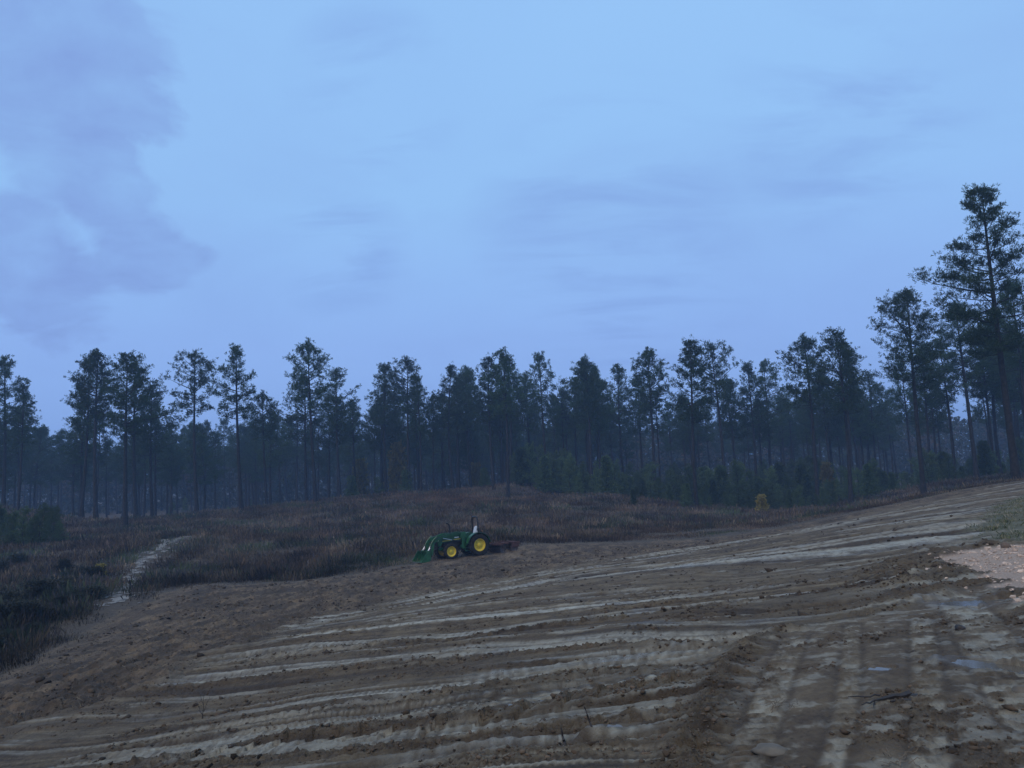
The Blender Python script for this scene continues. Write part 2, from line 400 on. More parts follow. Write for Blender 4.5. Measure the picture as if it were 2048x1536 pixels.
        z[J] += zj; pale[J] = np.maximum(pale[J], pj); rut[J] = np.maximum(rut[J], rj); clod[J] = cj; lane_all[J] = np.maximum(lane_all[J], lj)
    for k, (g, w) in enumerate(zip(HAULS, HW)):
        d, side, arc, tot = seg_dist(X, Y, g)
        edge = d + 0.03 * fbm(X * 4.0, Y * 4.0, 3, 2)
        patch = sst(0.0, 0.34, fbm(X * 2.4, Y * 3.4, 5, 15, 0.65) + (0.22 if k == 2 else 0.04))
        lane = sst(w, w - 0.06, edge) * hl * patch
        z -= lane * 0.02
        z += hl * sst(w, w - 0.05, edge) * 0.011 * np.sin(arc * 2 * np.pi / 0.12 + 3 * pn(X * 3, Y * 3, 5))
        lad = sst(-0.1, 0.5, np.sin(arc * 2 * np.pi / 0.13 + 1.2 * pn(X * 2, Y * 2, 5)))
        pale = np.maximum(pale, np.maximum(lane * 0.8, hl * sst(w, w - 0.04, edge) * lad * 0.30 * sst(-0.25, 0.1, pn(X * 1.4, Y * 1.4, 8))))
        gd = np.exp(-((d - w) / 0.03) ** 2) * hl; z -= gd * 0.012; rut = np.maximum(rut, gd * 0.5)
    pp = hl * sst(0.06, 0.45, fbm(X * 2.3, Y * 3.6, 5, 16, 0.68)) * 0.6
    pale = np.maximum(pale, pp)
    # bank of soil along the edge of the haul way
    eb = np.exp(-((sh + 0.22) / 0.16) ** 2) * sst(0.6, 0.0, X - 3.2) * sst(2.5, 3.5, Y)
    z += eb * (0.05 + 0.05 * fbm(X * 5, Y * 5, 3, 10)); clod = np.maximum(clod, eb); pale *= (1 - eb)
    clod = np.maximum(clod, np.maximum(loose, sst(-0.05, 0.3, fbm(X * 0.5, Y * 0.9, 3, 22)) * tk * (1 - lane_all) * 0.9))
    clod = np.maximum(clod, hl * sst(0.0, 0.35, fbm(X * 0.9, Y * 0.9, 3, 1)) * 0.8 * (1 - pale))
    till = sst(0.0, 0.8, sf) * (1 - sst(-0.6, 1.2, st)) * (1 - gs) * (1 - gv)
    clod = np.maximum(clod, till * 0.45)
    z += loose * 0.10 * (1 + fbm(X * 3, Y * 3, 3, 2))
    rough = np.clip((0.30 + clod * 1.0 + till * 0.5) * (1 - 0.8 * np.clip(pale, 0, 1)), 0.04, 1.4)
    bil = lambda q, sd_: np.abs(pn(X * q, Y * q, sd_)) - 0.2
    z += rough * (0.025 * fbm(X * 3.2, Y * 3.2, 3, 4) + fineA * (0.060 * bil(6.0, 6) + 0.055 * bil(12.5, 7) + 0.042 * bil(26.0, 8)))
    z += till * (0.24 * bil(1.5, 9) + 0.14 * bil(3.6, 10) + 0.05 * bil(7.5, 12)) * sst(1.2, 3.0, sf)
    z += (1 - till) * (1 - hl) * sst(10, 22, dist) * (0.045 * bil(1.9, 9) + 0.045 * bil(4.1, 10)) * (1 - 0.8 * lane_all)
    z += 0.05 * fbm(X * 0.45, Y * 0.45, 3, 7) * (1 - hl * 0.6)
    z += till * 0.05 * fbm(X * 1.4, Y * 2.2, 3, 13)
    z *= sst(-1.5, 0.3, sf)
    z += gv * 0.02 - gs * 0.02
    mudm = mud[i]
    M['pale'][i] = pale * mudm; M['gravel'][i] = gv; M['grass'][i] = gs; M['till'][i] = till; M['clod'][i] = np.clip(clod, 0, 1); M['rut'][i] = rut
    M['v'][i] = v; M['u'][i] = u; M['tk'][i] = tk
    wet = sst(0.12, 0.5, fbm(X * 0.7, Y * 1.1, 4, 23)) * pale
    h[i] += z
    for (pp_, a, b, rot), c, lvl in (zip(PUD, PC, PUD_LVL) if PUD_LVL else ()):
        cx, cy = c[0], c[1]
        ca, sa = math.cos(R(rot)), math.sin(R(rot))
        dx = X - cx; dy = Y - cy; ex = (dx * ca + dy * sa) / a; ey = (-dx * sa + dy * ca) / b
        q = np.sqrt(ex * ex + ey * ey) + 0.22 * fbm(X * 2.2 / max(a, .3), Y * 2.2 / max(b, .3), 3, 3)
        rw = sst(1.6, 1.2, q); ins = sst(1.06, 0.86, q)
        hh_ = h[i] * (1 - rw) + np.maximum(h[i], lvl + 0.012) * rw
        h[i] = hh_ * (1 - ins) + (lvl - 0.03) * ins
        wet = np.maximum(wet, sst(1.7, 1.0, q)); M['clod'][i] *= (1 - sst(1.4, 1.0, q))
    M['wet'][i] = wet
    h += M['veg'] * (0.10 * fbm(x * 0.22, y * 0.22, 3, 2)) * sst(400, 200, r)
    return h, M
def puddle_level(pd_, c):
    (_, a, b, rot) = pd_; th = np.linspace(0, 6.283, 25)[:-1]; ca, sa = math.cos(R(rot)), math.sin(R(rot)); ex = a * np.cos(th); ey = b * np.sin(th)
    return float(np.percentile(surface(c[0] + ex * ca - ey * sa, c[1] + ex * sa + ey * ca)[0], 30)) - 0.003
PUD_LVL = [puddle_level(p_, c_) for p_, c_ in zip(PUD, PC)]
def gz(x, y): return surface(x, y)[0]

# ------------------------------------------------------------------ materials
def new_mat(name):
    mt = bpy.data.materials.new(name); mt.use_nodes = True
    t = mt.node_tree; b = t.nodes['Principled BSDF']; return mt, t, b
def plain(name, c, rough=0.6, metal=0.0, spec=0.5, var=0.12, scale=8.0, coat=0.0):
    """paint, rubber, metal: a colour with slight mottling and worn gloss"""
    mt, t, b = new_mat(name)
    tcn = t.nodes.new('ShaderNodeTexCoord'); nz = t.nodes.new('ShaderNodeTexNoise')
    nz.inputs['Scale'].default_value = scale; nz.inputs['Detail'].default_value = 5
    t.links.new(tcn.outputs['Object'], nz.inputs['Vector'])
    rp = t.nodes.new('ShaderNodeValToRGB'); t.links.new(nz.outputs['Fac'], rp.inputs[0])
    rp.color_ramp.elements[0].position = 0.3; rp.color_ramp.elements[1].position = 0.7
    rp.color_ramp.elements[0].color = (*[v * (1 - var * 2) for v in c], 1); rp.color_ramp.elements[1].color = (*[min(1, v * (1 + var)) for v in c], 1)
    t.links.new(rp.outputs[0], b.inputs['Base Color'])
    mr = t.nodes.new('ShaderNodeMapRange'); t.links.new(nz.outputs['Fac'], mr.inputs[0])
    mr.inputs[3].default_value = max(0.05, rough - 0.12); mr.inputs[4].default_value = min(1, rough + 0.15)
    t.links.new(mr.outputs[0], b.inputs['Roughness'])
    b.inputs['Metallic'].default_value = metal; b.inputs['Specular IOR Level'].default_value = spec; b.inputs['Coat Weight'].default_value = coat
    return mt
def leaf_mat(name, lo, hi, attr=None, rough=0.65, rnd=0.35, trans=0.25):
    mt, t, b = new_mat(name)
    oi = t.nodes.new('ShaderNodeObjectInfo'); geo = t.nodes.new('ShaderNodeNewGeometry')
    mx = t.nodes.new('ShaderNodeMix'); mx.data_type = 'RGBA'
    mx.inputs[6].default_value = (*lo, 1); mx.inputs[7].default_value = (*hi, 1)
    t.links.new(geo.outputs['Random Per Island'], mx.inputs[0])
    hs = t.nodes.new('ShaderNodeHueSaturation')
    mr = t.nodes.new('ShaderNodeMapRange'); t.links.new(oi.outputs['Random'], mr.inputs[0])
    mr.inputs[3].default_value = 1 - rnd; mr.inputs[4].default_value = 1 + rnd
    t.links.new(mr.outputs[0], hs.inputs['Value']); t.links.new(mx.outputs[2], hs.inputs['Color'])
    cout = hs.outputs[0]
    if attr:
        at_ = t.nodes.new('ShaderNodeAttribute'); at_.attribute_name = attr
        m2 = t.nodes.new('ShaderNodeMix'); m2.data_type = 'RGBA'; m2.blend_type = 'MULTIPLY'; m2.inputs[0].default_value = 1.0
        t.links.new(at_.outputs['Color'], m2.inputs[6]); t.links.new(cout, m2.inputs[7]); cout = m2.outputs[2]
    t.links.new(cout, b.inputs['Base Color'])
    b.inputs['Roughness'].default_value = rough; b.inputs['Specular IOR Level'].default_value = 0.25
    tr = t.nodes.new('ShaderNodeBsdfTranslucent'); t.links.new(cout, tr.inputs[0])
    ms = t.nodes.new('ShaderNodeMixShader'); ms.inputs[0].default_value = trans
    t.links.new(b.outputs[0], ms.inputs[1]); t.links.new(tr.outputs[0], ms.inputs[2])
    t.links.new(ms.outputs[0], t.nodes['Material Output'].inputs[0])
    return mt

def ground_material():
    mt, t, b = new_mat('ground')
    n_ = lambda k: t.nodes.new(k); l_ = lambda a, c: t.links.new(a, c)
    tcn = n_('ShaderNodeTexCoord'); pos = tcn.outputs['Object']
    def nz(scale, det=6, ro=0.6, sx=1, sy=1, rz=0.0):
        mp = n_('ShaderNodeMapping'); l_(pos, mp.inputs[0]); mp.inputs[2].default_value = (0, 0, rz); mp.inputs[3].default_value = (sx, sy, 1)
        q = n_('ShaderNodeTexNoise'); l_(mp.outputs[0], q.inputs['Vector']); q.inputs['Scale'].default_value = scale
        q.inputs['Detail'].default_value = det; q.inputs['Roughness'].default_value = ro; return q.outputs['Fac']
    def rp(f, stops):
        q = n_('ShaderNodeValToRGB'); l_(f, q.inputs[0]); e = q.color_ramp.elements
        while len(e) < len(stops): e.new(0.5)
        for k, (p, c) in enumerate(stops): e[k].position = p; e[k].color = (*c, 1)
        return q.outputs[0]
    def mx(f, a, c):
        q = n_('ShaderNodeMix'); q.data_type = 'RGBA'; l_(f, q.inputs[0])
        for k, v in ((6, a), (7, c)):
            if hasattr(v, 'is_output'): l_(v, q.inputs[k])
            else: q.inputs[k].default_value = (*v, 1)
        return q.outputs[2]
    def mm(op, a, c, clamp=True):
        q = n_('ShaderNodeMath'); q.operation = op; q.use_clamp = clamp
        for k, v in ((0, a), (1, c)):
            if hasattr(v, 'is_output'): l_(v, q.inputs[k])
            else: q.inputs[k].default_value = v
        return q.outputs[0]
    A = n_('ShaderNodeAttribute'); A.attribute_name = 'mask_a'; sa = n_('ShaderNodeSeparateColor'); l_(A.outputs['Color'], sa.inputs[0])
    B = n_('ShaderNodeAttribute'); B.attribute_name = 'mask_b'; sb = n_('ShaderNodeSeparateColor'); l_(B.outputs['Color'], sb.inputs[0])
    pale, gravel, veg, grass = sa.outputs[0], sa.outputs[1], sa.outputs[2], A.outputs['Alpha']
    wet, till, clod, rut = sb.outputs[0], sb.outputs[1], sb.outputs[2], B.outputs['Alpha']
    n1 = nz(0.5, 5); n2 = nz(4.0, 8, 0.65); n3 = nz(30.0, 6, 0.7); n4 = nz(1.6, 6, 0.6, 0.3, 1.4)
    Cc = n_('ShaderNodeAttribute'); Cc.attribute_name = 'mask_c'; sx = n_('ShaderNodeSeparateXYZ'); l_(Cc.outputs['Vector'], sx.inputs[0])
    cv = n_('ShaderNodeCombineXYZ'); l_(mm('MULTIPLY', sx.outputs[0], 4.6, False), cv.inputs[0]); l_(mm('MULTIPLY', sx.outputs[1], 0.16, False), cv.inputs[1])
    stn = n_('ShaderNodeTexNoise'); l_(cv.outputs[0], stn.inputs['Vector']); stn.inputs['Scale'].default_value = 1.0; stn.inputs['Detail'].default_value = 8; stn.inputs['Roughness'].default_value = 0.74; stn.inputs['Distortion'].default_value = 0.15
    stn = stn.outputs['Fac']; tk = sx.outputs[2]
    cv2 = n_('ShaderNodeCombineXYZ'); l_(mm('MULTIPLY', sx.outputs[0], 15.0, False), cv2.inputs[0]); l_(mm('MULTIPLY', sx.outputs[1], 0.55, False), cv2.inputs[1])
    sth = n_('ShaderNodeTexNoise'); l_(cv2.outputs[0], sth.inputs['Vector']); sth.inputs['Scale'].default_value = 1.0; sth.inputs['Detail'].default_value = 6; sth.inputs['Roughness'].default_value = 0.7
    stn = mm('ADD', mm('MULTIPLY', stn, 0.62), mm('MULTIPLY', sth.outputs['Fac'], 0.38))  # finer streaks paint the contrast of wet shiny facets into the soil colour
    hatch = nz(1.0, 5, 0.6, 9.0, 2.2, 0.6)
    grit = nz(11.0, 9, 0.8); grit2 = nz(1.5, 11, 0.82, 1.0, 0.34)
    soil = rp(n2, [(0.30, (0.066, 0.045, 0.028)), (0.5, (0.140, 0.102, 0.062)), (0.70, (0.215, 0.166, 0.104))])
    soil = mx(mm('MULTIPLY', n3, 0.55), soil, rp(n1, [(0.35, (0.098, 0.066, 0.046)), (0.65, (0.150, 0.116, 0.082))]))
    clodc = rp(n3, [(0.32, (0.036, 0.024, 0.015)), (0.52, (0.100, 0.070, 0.042)), (0.72, (0.185, 0.136, 0.085))])
    soil = mx(mm('MULTIPLY', clod, 0.85), soil, clodc)
    tillc = rp(nz(1.1, 10, 0.78, 1.0, 0.36), [(0.40, (0.034, 0.024, 0.015)), (0.5, (0.078, 0.055, 0.036)), (0.60, (0.165, 0.120, 0.076))])
    soil = mx(mm('MULTIPLY', till, 0.88), soil, tillc)
    soil = mx(mm('MULTIPLY', tk, 0.8), soil, rp(stn, [(0.40, (0.036, 0.024, 0.014)), (0.47, (0.098, 0.070, 0.042)), (0.54, (0.140, 0.108, 0.068)), (0.60, (0.225, 0.186, 0.128))]))
    palec = rp(n4, [(0.3, (0.265, 0.240, 0.182)), (0.7, (0.400, 0.372, 0.295))])
    pf = mm('MULTIPLY', mm('MULTIPLY', pale, rp(n2, [(0.25, (0.5,) * 3), (0.6, (1.0,) * 3)])), rp(hatch, [(0.36, (0.45,) * 3), (0.48, (1.0,) * 3)]))
    c = mx(pf, soil, palec)
    c = mx(mm('MULTIPLY', rut, 0.85), c, (0.050, 0.034, 0.022))
    gm = n_('ShaderNodeMix'); gm.data_type = 'RGBA'; gm.blend_type = 'MULTIPLY'; l_(mm('SUBTRACT', 1.0, mm('MULTIPLY', pf, 0.55)), gm.inputs[0])
    l_(c, gm.inputs[6]); l_(rp(mm('ADD', mm('MULTIPLY', grit, 0.45), mm('MULTIPLY', grit2, 0.55)), [(0.40, (0.36, 0.34, 0.32)), (0.5, (0.82, 0.80, 0.78)), (0.58, (1.0, 0.98, 0.94))]), gm.inputs[7]); c = gm.outputs[2]
    c = mx(mm('MULTIPLY', wet, 0.30), c, (0.105, 0.085, 0.066))
    hsv = n_('ShaderNodeHueSaturation'); hsv.inputs['Value'].default_value = 1.32; hsv.inputs['Saturation'].default_value = 1.08; l_(c, hsv.inputs['Color']); c = hsv.outputs[0]
    gc = rp(n3, [(0.3, (0.34, 0.235, 0.165)), (0.55, (0.52, 0.38, 0.285)), (0.8, (0.64, 0.51, 0.40))])
    c = mx(gravel, c, gc)
    vc = rp(n2, [(0.3, (0.040, 0.030, 0.022)), (0.55, (0.075, 0.056, 0.038)), (0.75, (0.11, 0.085, 0.055))])
    c = mx(veg, c, vc)
    c = mx(grass, c, rp(n2, [(0.3, (0.075, 0.075, 0.042)), (0.6, (0.155, 0.145, 0.090)), (0.75, (0.26, 0.23, 0.16))]))
    l_(c, b.inputs['Base Color'])
    r1 = mm('SUBTRACT', 0.92, mm('MULTIPLY', pf, 0.46))
    r1 = mm('SUBTRACT', r1, mm('MULTIPLY', wet, 0.34))
    l_(r1, b.inputs['Roughness']); b.inputs['Specular IOR Level'].default_value = 0.45
    bp = n_('ShaderNodeBump'); bp.inputs['Strength'].default_value = 1.0; bp.inputs['Distance'].default_value = 0.06
    hh = mm('ADD', mm('MULTIPLY', stn, mm('MULTIPLY', tk, 2.0, False), False), mm('ADD', mm('MULTIPLY', n3, mm('SUBTRACT', 1.0, mm('MULTIPLY', pf, 0.7))), mm('MULTIPLY', nz(90, 4, 0.7), 0.4), False), False)
    l_(hh, bp.inputs['Height']); l_(bp.outputs[0], b.inputs['Normal'])
    return mt

MAT_GROUND = ground_material()
MAT_BARK = plain('pine_bark', (0.028, 0.026, 0.027), 0.9, var=0.3, scale=3.0, spec=0.2)
MAT_NEEDLE = leaf_mat('pine_needles', (0.016, 0.038, 0.017), (0.046, 0.082, 0.032), rnd=0.35)
MAT_BRUSH = leaf_mat('dry_brush', (0.7, 0.7, 0.7), (1.2, 1.15, 1.1), attr='tint', rnd=0.0, trans=0.15)
MAT_SHRUB = leaf_mat('shrub_leaves', (0.038, 0.068, 0.027), (0.092, 0.132, 0.048), rnd=0.45)
MAT_GOLD = leaf_mat('golden_leaves', (0.18, 0.145, 0.035), (0.32, 0.26, 0.06), rnd=0.0)
MAT_DUSK = leaf_mat('dark_bush_leaves', (0.020, 0.026, 0.020), (0.055, 0.055, 0.040), rnd=0.4)
MAT_YELLOW = leaf_mat('yellow_leaves', (0.105, 0.088, 0.028), (0.20, 0.165, 0.045), rnd=0.2)

# ------------------------------------------------------------------ ground sheet
def build_ground():
    az = np.concatenate([np.linspace(-39, 39, 920), np.linspace(39, 321, 72)[1:-1]])
    az = np.radians(az)
    rad = np.concatenate([np.linspace(0.4, 2.8, 8)[:-1], np.exp(np.linspace(math.log(2.8), math.log(62), 600)), np.exp(np.linspace(math.log(62), math.log(330), 90))[1:], np.exp(np.linspace(math.log(330), math.log(5000), 14))[1:]])
    na, nr = len(az), len(rad)
    X = (rad[:, None] * np.sin(az)[None]).ravel(); Y = (rad[:, None] * np.cos(az)[None]).ravel()
    h, M = surface(X, Y)
    V = np.stack([X, Y, h], 1)
    idx = np.arange(na * nr).reshape(nr, na); nx = np.roll(idx, -1, 1)
    Q = np.stack([idx[:-1], nx[:-1], nx[1:], idx[1:]], -1).reshape(-1, 4)
    Q = Q[:, ::-1]
    ma = np.stack([M['pale'], M['gravel'], M['veg'], M['grass']], 1); mb = np.stack([M['wet'], M['till'], M['clod'], M['rut']], 1)
    me = mesh_np('ground', V, Q, [MAT_GROUND], True, {'mask_a': ma, 'mask_b': mb, 'mask_c': np.stack([M['v'], M['u'], M['tk'], M['tk']], 1)})
    # the small hole under the viewer is closed with a fan
    bm = bmesh.new(); bm.from_mesh(me); bm.verts.ensure_lookup_table()
    bm.faces.new([bm.verts[int(k)] for k in idx[0]][::-1]).smooth = True
    bm.to_mesh(me); bm.free()
    tag(link(bpy.data.objects.new('ground', me)), 'rutted brown mud field sloping away towards the wood', None, None, 'structure')
build_ground()

# puddles
MAT_WATER, t_, b_ = new_mat('puddle_water')
b_.inputs['Base Color'].default_value = (0.105, 0.088, 0.068, 1); b_.inputs['Roughness'].default_value = 0.06; b_.inputs['IOR'].default_value = 1.33
nz_ = t_.nodes.new('ShaderNodeTexNoise'); nz_.inputs['Scale'].default_value = 9
bp_ = t_.nodes.new('ShaderNodeBump'); bp_.inputs['Strength'].default_value = 0.06; t_.links.new(nz_.outputs['Fac'], bp_.inputs['Height']); t_.links.new(bp_.outputs[0], b_.inputs['Normal'])
for (pp_, a, b, rot), c, lvl in zip(PUD, PC, PUD_LVL):
    th = np.linspace(0, 2 * np.pi, 41)[:-1]; ca, sa = math.cos(R(rot)), math.sin(R(rot))
    ex = a * 1.08 * np.cos(th); ey = b * 1.08 * np.sin(th)
    V = np.stack([c[0] + ex * ca - ey * sa, c[1] + ex * sa + ey * ca, np.full(40, lvl)], 1)
    me = bpy.data.meshes.new('puddle'); me.from_pydata([tuple(v) for v in V], [], [tuple(range(40))]); me.materials.append(MAT_WATER)
    tag(link(bpy.data.objects.new('puddle', me)), 'shallow still rain puddle lying in the mud', None, None, 'structure')

# sandy washed-out path through the brush
def build_path():
    ctr = catmull(hits([(214, 1222), (226, 1205), (250, 1180), (268, 1150), (290, 1125), (315, 1102), (350, 1082), (385, 1074)]), 6)
    d_along = np.concatenate([[0], np.cumsum(np.hypot(*np.diff(ctr, axis=0).T))]); tot = d_along[-1]
    ns, nc = 260, 30
    s = np.linspace(0, tot, ns); cx = np.interp(s, d_along, ctr[:, 0]); cy = np.interp(s, d_along, ctr[:, 1])
    tx = np.gradient(cx); ty = np.gradient(cy); ln = np.hypot(tx, ty); nx, ny = -ty / ln, tx / ln
    w = np.linspace(-1.8, 1.8, nc)
    X = cx[:, None] + nx[:, None] * w[None]; Y = cy[:, None] + ny[:, None] * w[None]
    Z = gz(X.ravel(), Y.ravel()) + 0.03
    lx = s[:, None] + 0 * w[None]; k = pn(lx * 0.9, w[None] * 1.3 + 0 * lx, 3) + 0.5 * pn(lx * 2.4, w[None] * 2.6 + 0 * lx, 4)
    keep = (k + 0.5 * pn(lx * 5, w[None] * 5 + 0 * lx, 6) + 0.08 - 0.24 * np.abs(w[None]) - 0.5 * sst(3.0, 0.0, lx)) > 0.0
    keep &= np.abs(w[None]) < 1.75
    idx = np.arange(ns * nc).reshape(ns, nc); kk = keep[:-1, :-1]
    Q = np.stack([idx[:-1, :-1], idx[1:, :-1], idx[1:, 1:], idx[:-1, 1:]], -1)[kk]
    me = mesh_np('path', np.stack([X.ravel(), Y.ravel(), Z], 1), Q, [plain('pale_sand', (0.185, 0.170, 0.148), 0.75, var=0.35, scale=2.0)], True)
    tag(link(bpy.data.objects.new('path', me)), 'pale sandy washed-out path climbing through the brush', None, None, 'structure')
    return ctr
PATH = build_path()

# ------------------------------------------------------------------ small lumps and litter
def ico():
    p = (1 + 5 ** 0.5) / 2
    v = np.array([(-1, p, 0), (1, p, 0), (-1, -p, 0), (1, -p, 0), (0, -1, p), (0, 1, p), (0, -1, -p), (0, 1, -p), (p, 0, -1), (p, 0, 1), (-p, 0, -1), (-p, 0, 1)]) / math.sqrt(1 + p * p)
    f = np.array([(0, 11, 5), (0, 5, 1), (0, 1, 7), (0, 7, 10), (0, 10, 11), (1, 5, 9), (5, 11, 4), (11, 10, 2), (10, 7, 6), (7, 1, 8), (3, 9, 4), (3, 4, 2), (3, 2, 6), (3, 6, 8), (3, 8, 9), (4, 9, 5), (2, 4, 11), (6, 2, 10), (8, 6, 7), (9, 8, 1)])
    return v, f
IV, IF = ico()
def lumps(x, y, z, s, squash=0.7):
    n = len(x)
    j = 1 + 0.35 * rng.standard_normal((n, 12, 1)); sc3 = np.stack([s * rng.uniform(0.7, 1.5, n), s * rng.uniform(0.7, 1.5, n), s * squash], 1)
    V = IV[None] * j * sc3[:, None]
    a = rng.random(n) * 6.28; c, q = np.cos(a)[:, None], np.sin(a)[:, None]
    V = np.stack([V[..., 0] * c - V[..., 1] * q, V[..., 0] * q + V[..., 1] * c, V[..., 2]], -1) + np.stack([x, y, z], 1)[:, None]
    return V.reshape(-1, 3), (IF[None] + 12 * np.arange(n)[:, None, None]).reshape(-1, 3)
def sector(n, r0_, r1_, a0, a1, pw=1.0):
    r = r0_ * (r1_ / r0_) ** (rng.random(n) ** pw); a = np.radians(rng.uniform(a0, a1, n))
    return r * np.sin(a), r * np.cos(a)

x, y = sector(70000, 3.5, 18, -38, 38)
h, M = surface(x, y)
ok = rng.random(len(x)) < (M['clod'] * (1 - M['gravel']) * (1 - M['veg']) * (1 - M['wet']) * (1 - 0.9 * M['pale'])) * 0.8
x, y, h = x[ok][:14000], y[ok][:14000], h[ok][:14000]
s = np.exp(rng.normal(math.log(0.0070), 0.5, len(x))) * (0.85 + np.hypot(x, y) / 18)
V, Fc = lumps(x, y, h + s * 0.1, np.minimum(s, 0.035))
tag(link(bpy.data.objects.new('soil_clods', mesh_np('soil_clods', V, Fc, [plain('clod_soil', (0.100, 0.071, 0.048), 0.95, var=0.35, scale=5, spec=0.2)], True))), 'loose brown soil clods strewn between the ruts', 'soil', None, 'stuff')

x, y = sector(26000, 8, 52, -38, 34, 0.8)
h, M = surface(x, y)
ok = rng.random(len(x)) < np.clip(M['till'] * 0.75 * sst(-0.35, 0.25, fbm(x * 0.5, y * 0.2, 3, 14)) + 0.35 * M['clod'] * (M['tk'] > 0.3) * (1 - M['pale']), 0, 1)
x, y, h = x[ok][:8000], y[ok][:8000], h[ok][:8000]
s = np.exp(rng.normal(math.log(0.023), 0.45, len(x))) * (0.5 + np.hypot(x, y) / 38)
V, Fc = lumps(x, y, h + s * 0.05, np.minimum(s, 0.10), 0.8)
tag(link(bpy.data.objects.new('turned_soil', mesh_np('turned_soil', V, Fc, [plain('turned_soil', (0.072, 0.051, 0.034), 0.95, var=0.45, scale=0.7, spec=0.2)], True))), 'turned brown soil lumps over the tilled margin', 'soil', None, 'stuff')
bb = grav.min(0), grav.max(0)
x = rng.uniform(bb[0][0], bb[1][0], 16000); y = rng.uniform(bb[0][1], bb[1][1], 16000)
h, M = surface(x, y); sg_ = poly_sd(x.astype(np.float32), y.astype(np.float32), grav); ok = (M['gravel'] > 0.35) | (rng.random(len(x)) < 0.5 * np.exp(-np.abs(sg_) / 0.28)); x, y, h = x[ok][:6500], y[ok][:6500], h[ok][:6500]
s = np.exp(rng.normal(math.log(0.019), 0.45, len(x)))
V, Fc = lumps(x, y, h + s * 0.2, np.minimum(s, 0.07))
tag(link(bpy.data.objects.new('gravel', mesh_np('gravel', V, Fc, [plain('pink_gravel', (0.50, 0.37, 0.28), 0.85, var=0.3, scale=9)], False))), 'pinkish crushed gravel spread beside the mud', 'gravel', None, 'stuff')

def blades(x, y, z, nb, hgt, spread, width, tint, lean=0.5):
    """clumps of upright stalks: one triangle each"""
    n = len(x)
    a = rng.random((n, nb)) * 6.2832; rr = spread[:, None] * np.sqrt(rng.random((n, nb)))
    bx = x[:, None] + rr * np.cos(a); by = y[:, None] + rr * np.sin(a); bz = np.repeat(z[:, None], nb, 1) - 0.03
    hh = hgt[:, None] * rng.uniform(0.45, 1.0, (n, nb)); la = a + rng.normal(0, 0.8, (n, nb)); ll = hh * lean * rng.random((n, nb))
    tx = bx + ll * np.cos(la); ty = by + ll * np.sin(la); tz = bz + hh
    wa = rng.random((n, nb)) * 3.1416; w = width[:, None] * rng.uniform(0.6, 1.3, (n, nb)); wx, wy = w * np.cos(wa), w * np.sin(wa)
    flip = rng.random((n, nb)) < 0.5
    v0 = np.where(flip[..., None], np.stack([bx, by, bz], -1), np.stack([bx - wx, by - wy, bz], -1))
    v1 = np.where(flip[..., None], np.stack([tx - wx, ty - wy, tz - hh * .2], -1), np.stack([bx + wx, by + wy, bz], -1))
    v2 = np.where(flip[..., None], np.stack([tx + wx, ty + wy, tz], -1), np.stack([tx, ty, tz], -1))
    V = np.stack([v0, v1, v2], 2).reshape(-1, 3)
    tn = (tint[:, None] * rng.uniform(0.7, 1.3, (n, nb))[..., None]); tn = np.repeat(tn[:, :, None], 3, 2).reshape(-1, 3)
    return V, np.arange(len(V)).reshape(-1, 3), tn
# brush beyond the field
PAL = np.array([(0.100, 0.072, 0.058), (0.140, 0.096, 0.062), (0.175, 0.135, 0.092), (0.080, 0.072, 0.078), (0.062, 0.082, 0.042), (0.150, 0.082, 0.048)])
r_ = np.concatenate([20 * (150 / 20) ** rng.random(96000), rng.uniform(60, 150, 9000)]); a_ = np.radians(rng.uniform(-40, 40, len(r_)))
x = r_ * np.sin(a_); y = r_ * np.cos(a_)
h, M = surface(x, y)
pd = seg_dist(x.astype(np.float32), y.astype(np.float32), PATH)[0]
big = fbm(x * 0.08, y * 0.08, 3, 3); mid = fbm(x * 0.33, y * 0.33, 3, 9)
fe = -poly_sd(x.astype(np.float32), y.astype(np.float32), fld)
ok = (M['veg'] > 0.6) & (pd + 0.5 * pn(x, y, 2) > 0.8) & (rng.random(len(x)) < sst(-0.45, 0.1, mid) * 0.75 + 0.25) & (rng.random(len(x)) < 0.25 + 0.75 * sst(0, 2.5, fe))
x, y, h, big, mid, fe = x[ok], y[ok], h[ok], big[ok], mid[ok], fe[ok]
kind = np.clip(((fbm(x * 0.14, y * 0.14, 3, 5) + 0.45) * 5.5 + rng.normal(0, 0.9, len(x))), 0, 4.99).astype(int)
left = sst(-6, -14, x) * sst(62, 40, y)
kind = np.where((rng.random(len(x)) < left * 0.7), np.where(rng.random(len(x)) < 0.5, 4, 3), kind)
rust = np.exp(-(((x + 10) / 9) ** 2 + ((y - 116) / 12) ** 2)); kind = np.where(rng.random(len(x)) < rust * 0.8, 5, kind)
kind = np.where((rng.random(len(x)) < 0.5) & (fe < 2.0), 2, kind)
tint = 0.72 * PAL[kind] * (1 + 0.6 * big[:, None]) * np.where(left[:, None] > 0.5, 0.7, 1.0)
tint = tint * np.clip(1.0 + 1.3 * fbm(x * 0.30, y * 0.11, 4, 12, 0.65), 0.3, 2.4)[:, None]
hg = (0.22 + 0.75 * np.clip(mid + 0.35, 0, 1)) * rng.uniform(0.5, 1.3, len(x)) * (1 + 0.30 * left) * (0.25 + 0.75 * sst(0.0, 3.0, fe)) * (1 - 0.7 * sst(4, 12, x) * sst(14, 8, fe))
V, Fc, tn = blades(x, y, h, 11, hg, 0.22 + 0.012 * y, 0.004 + 0.00036 * np.hypot(x, y), tint, 0.55)
tag(link(bpy.data.objects.new('dry_brush', mesh_np('dry_brush', V, Fc, [MAT_BRUSH], False, {'tint': tn}))), 'dry brown weeds and low brush covering the slope before the wood', 'brush', None, 'stuff')
print('brush tris', len(Fc))
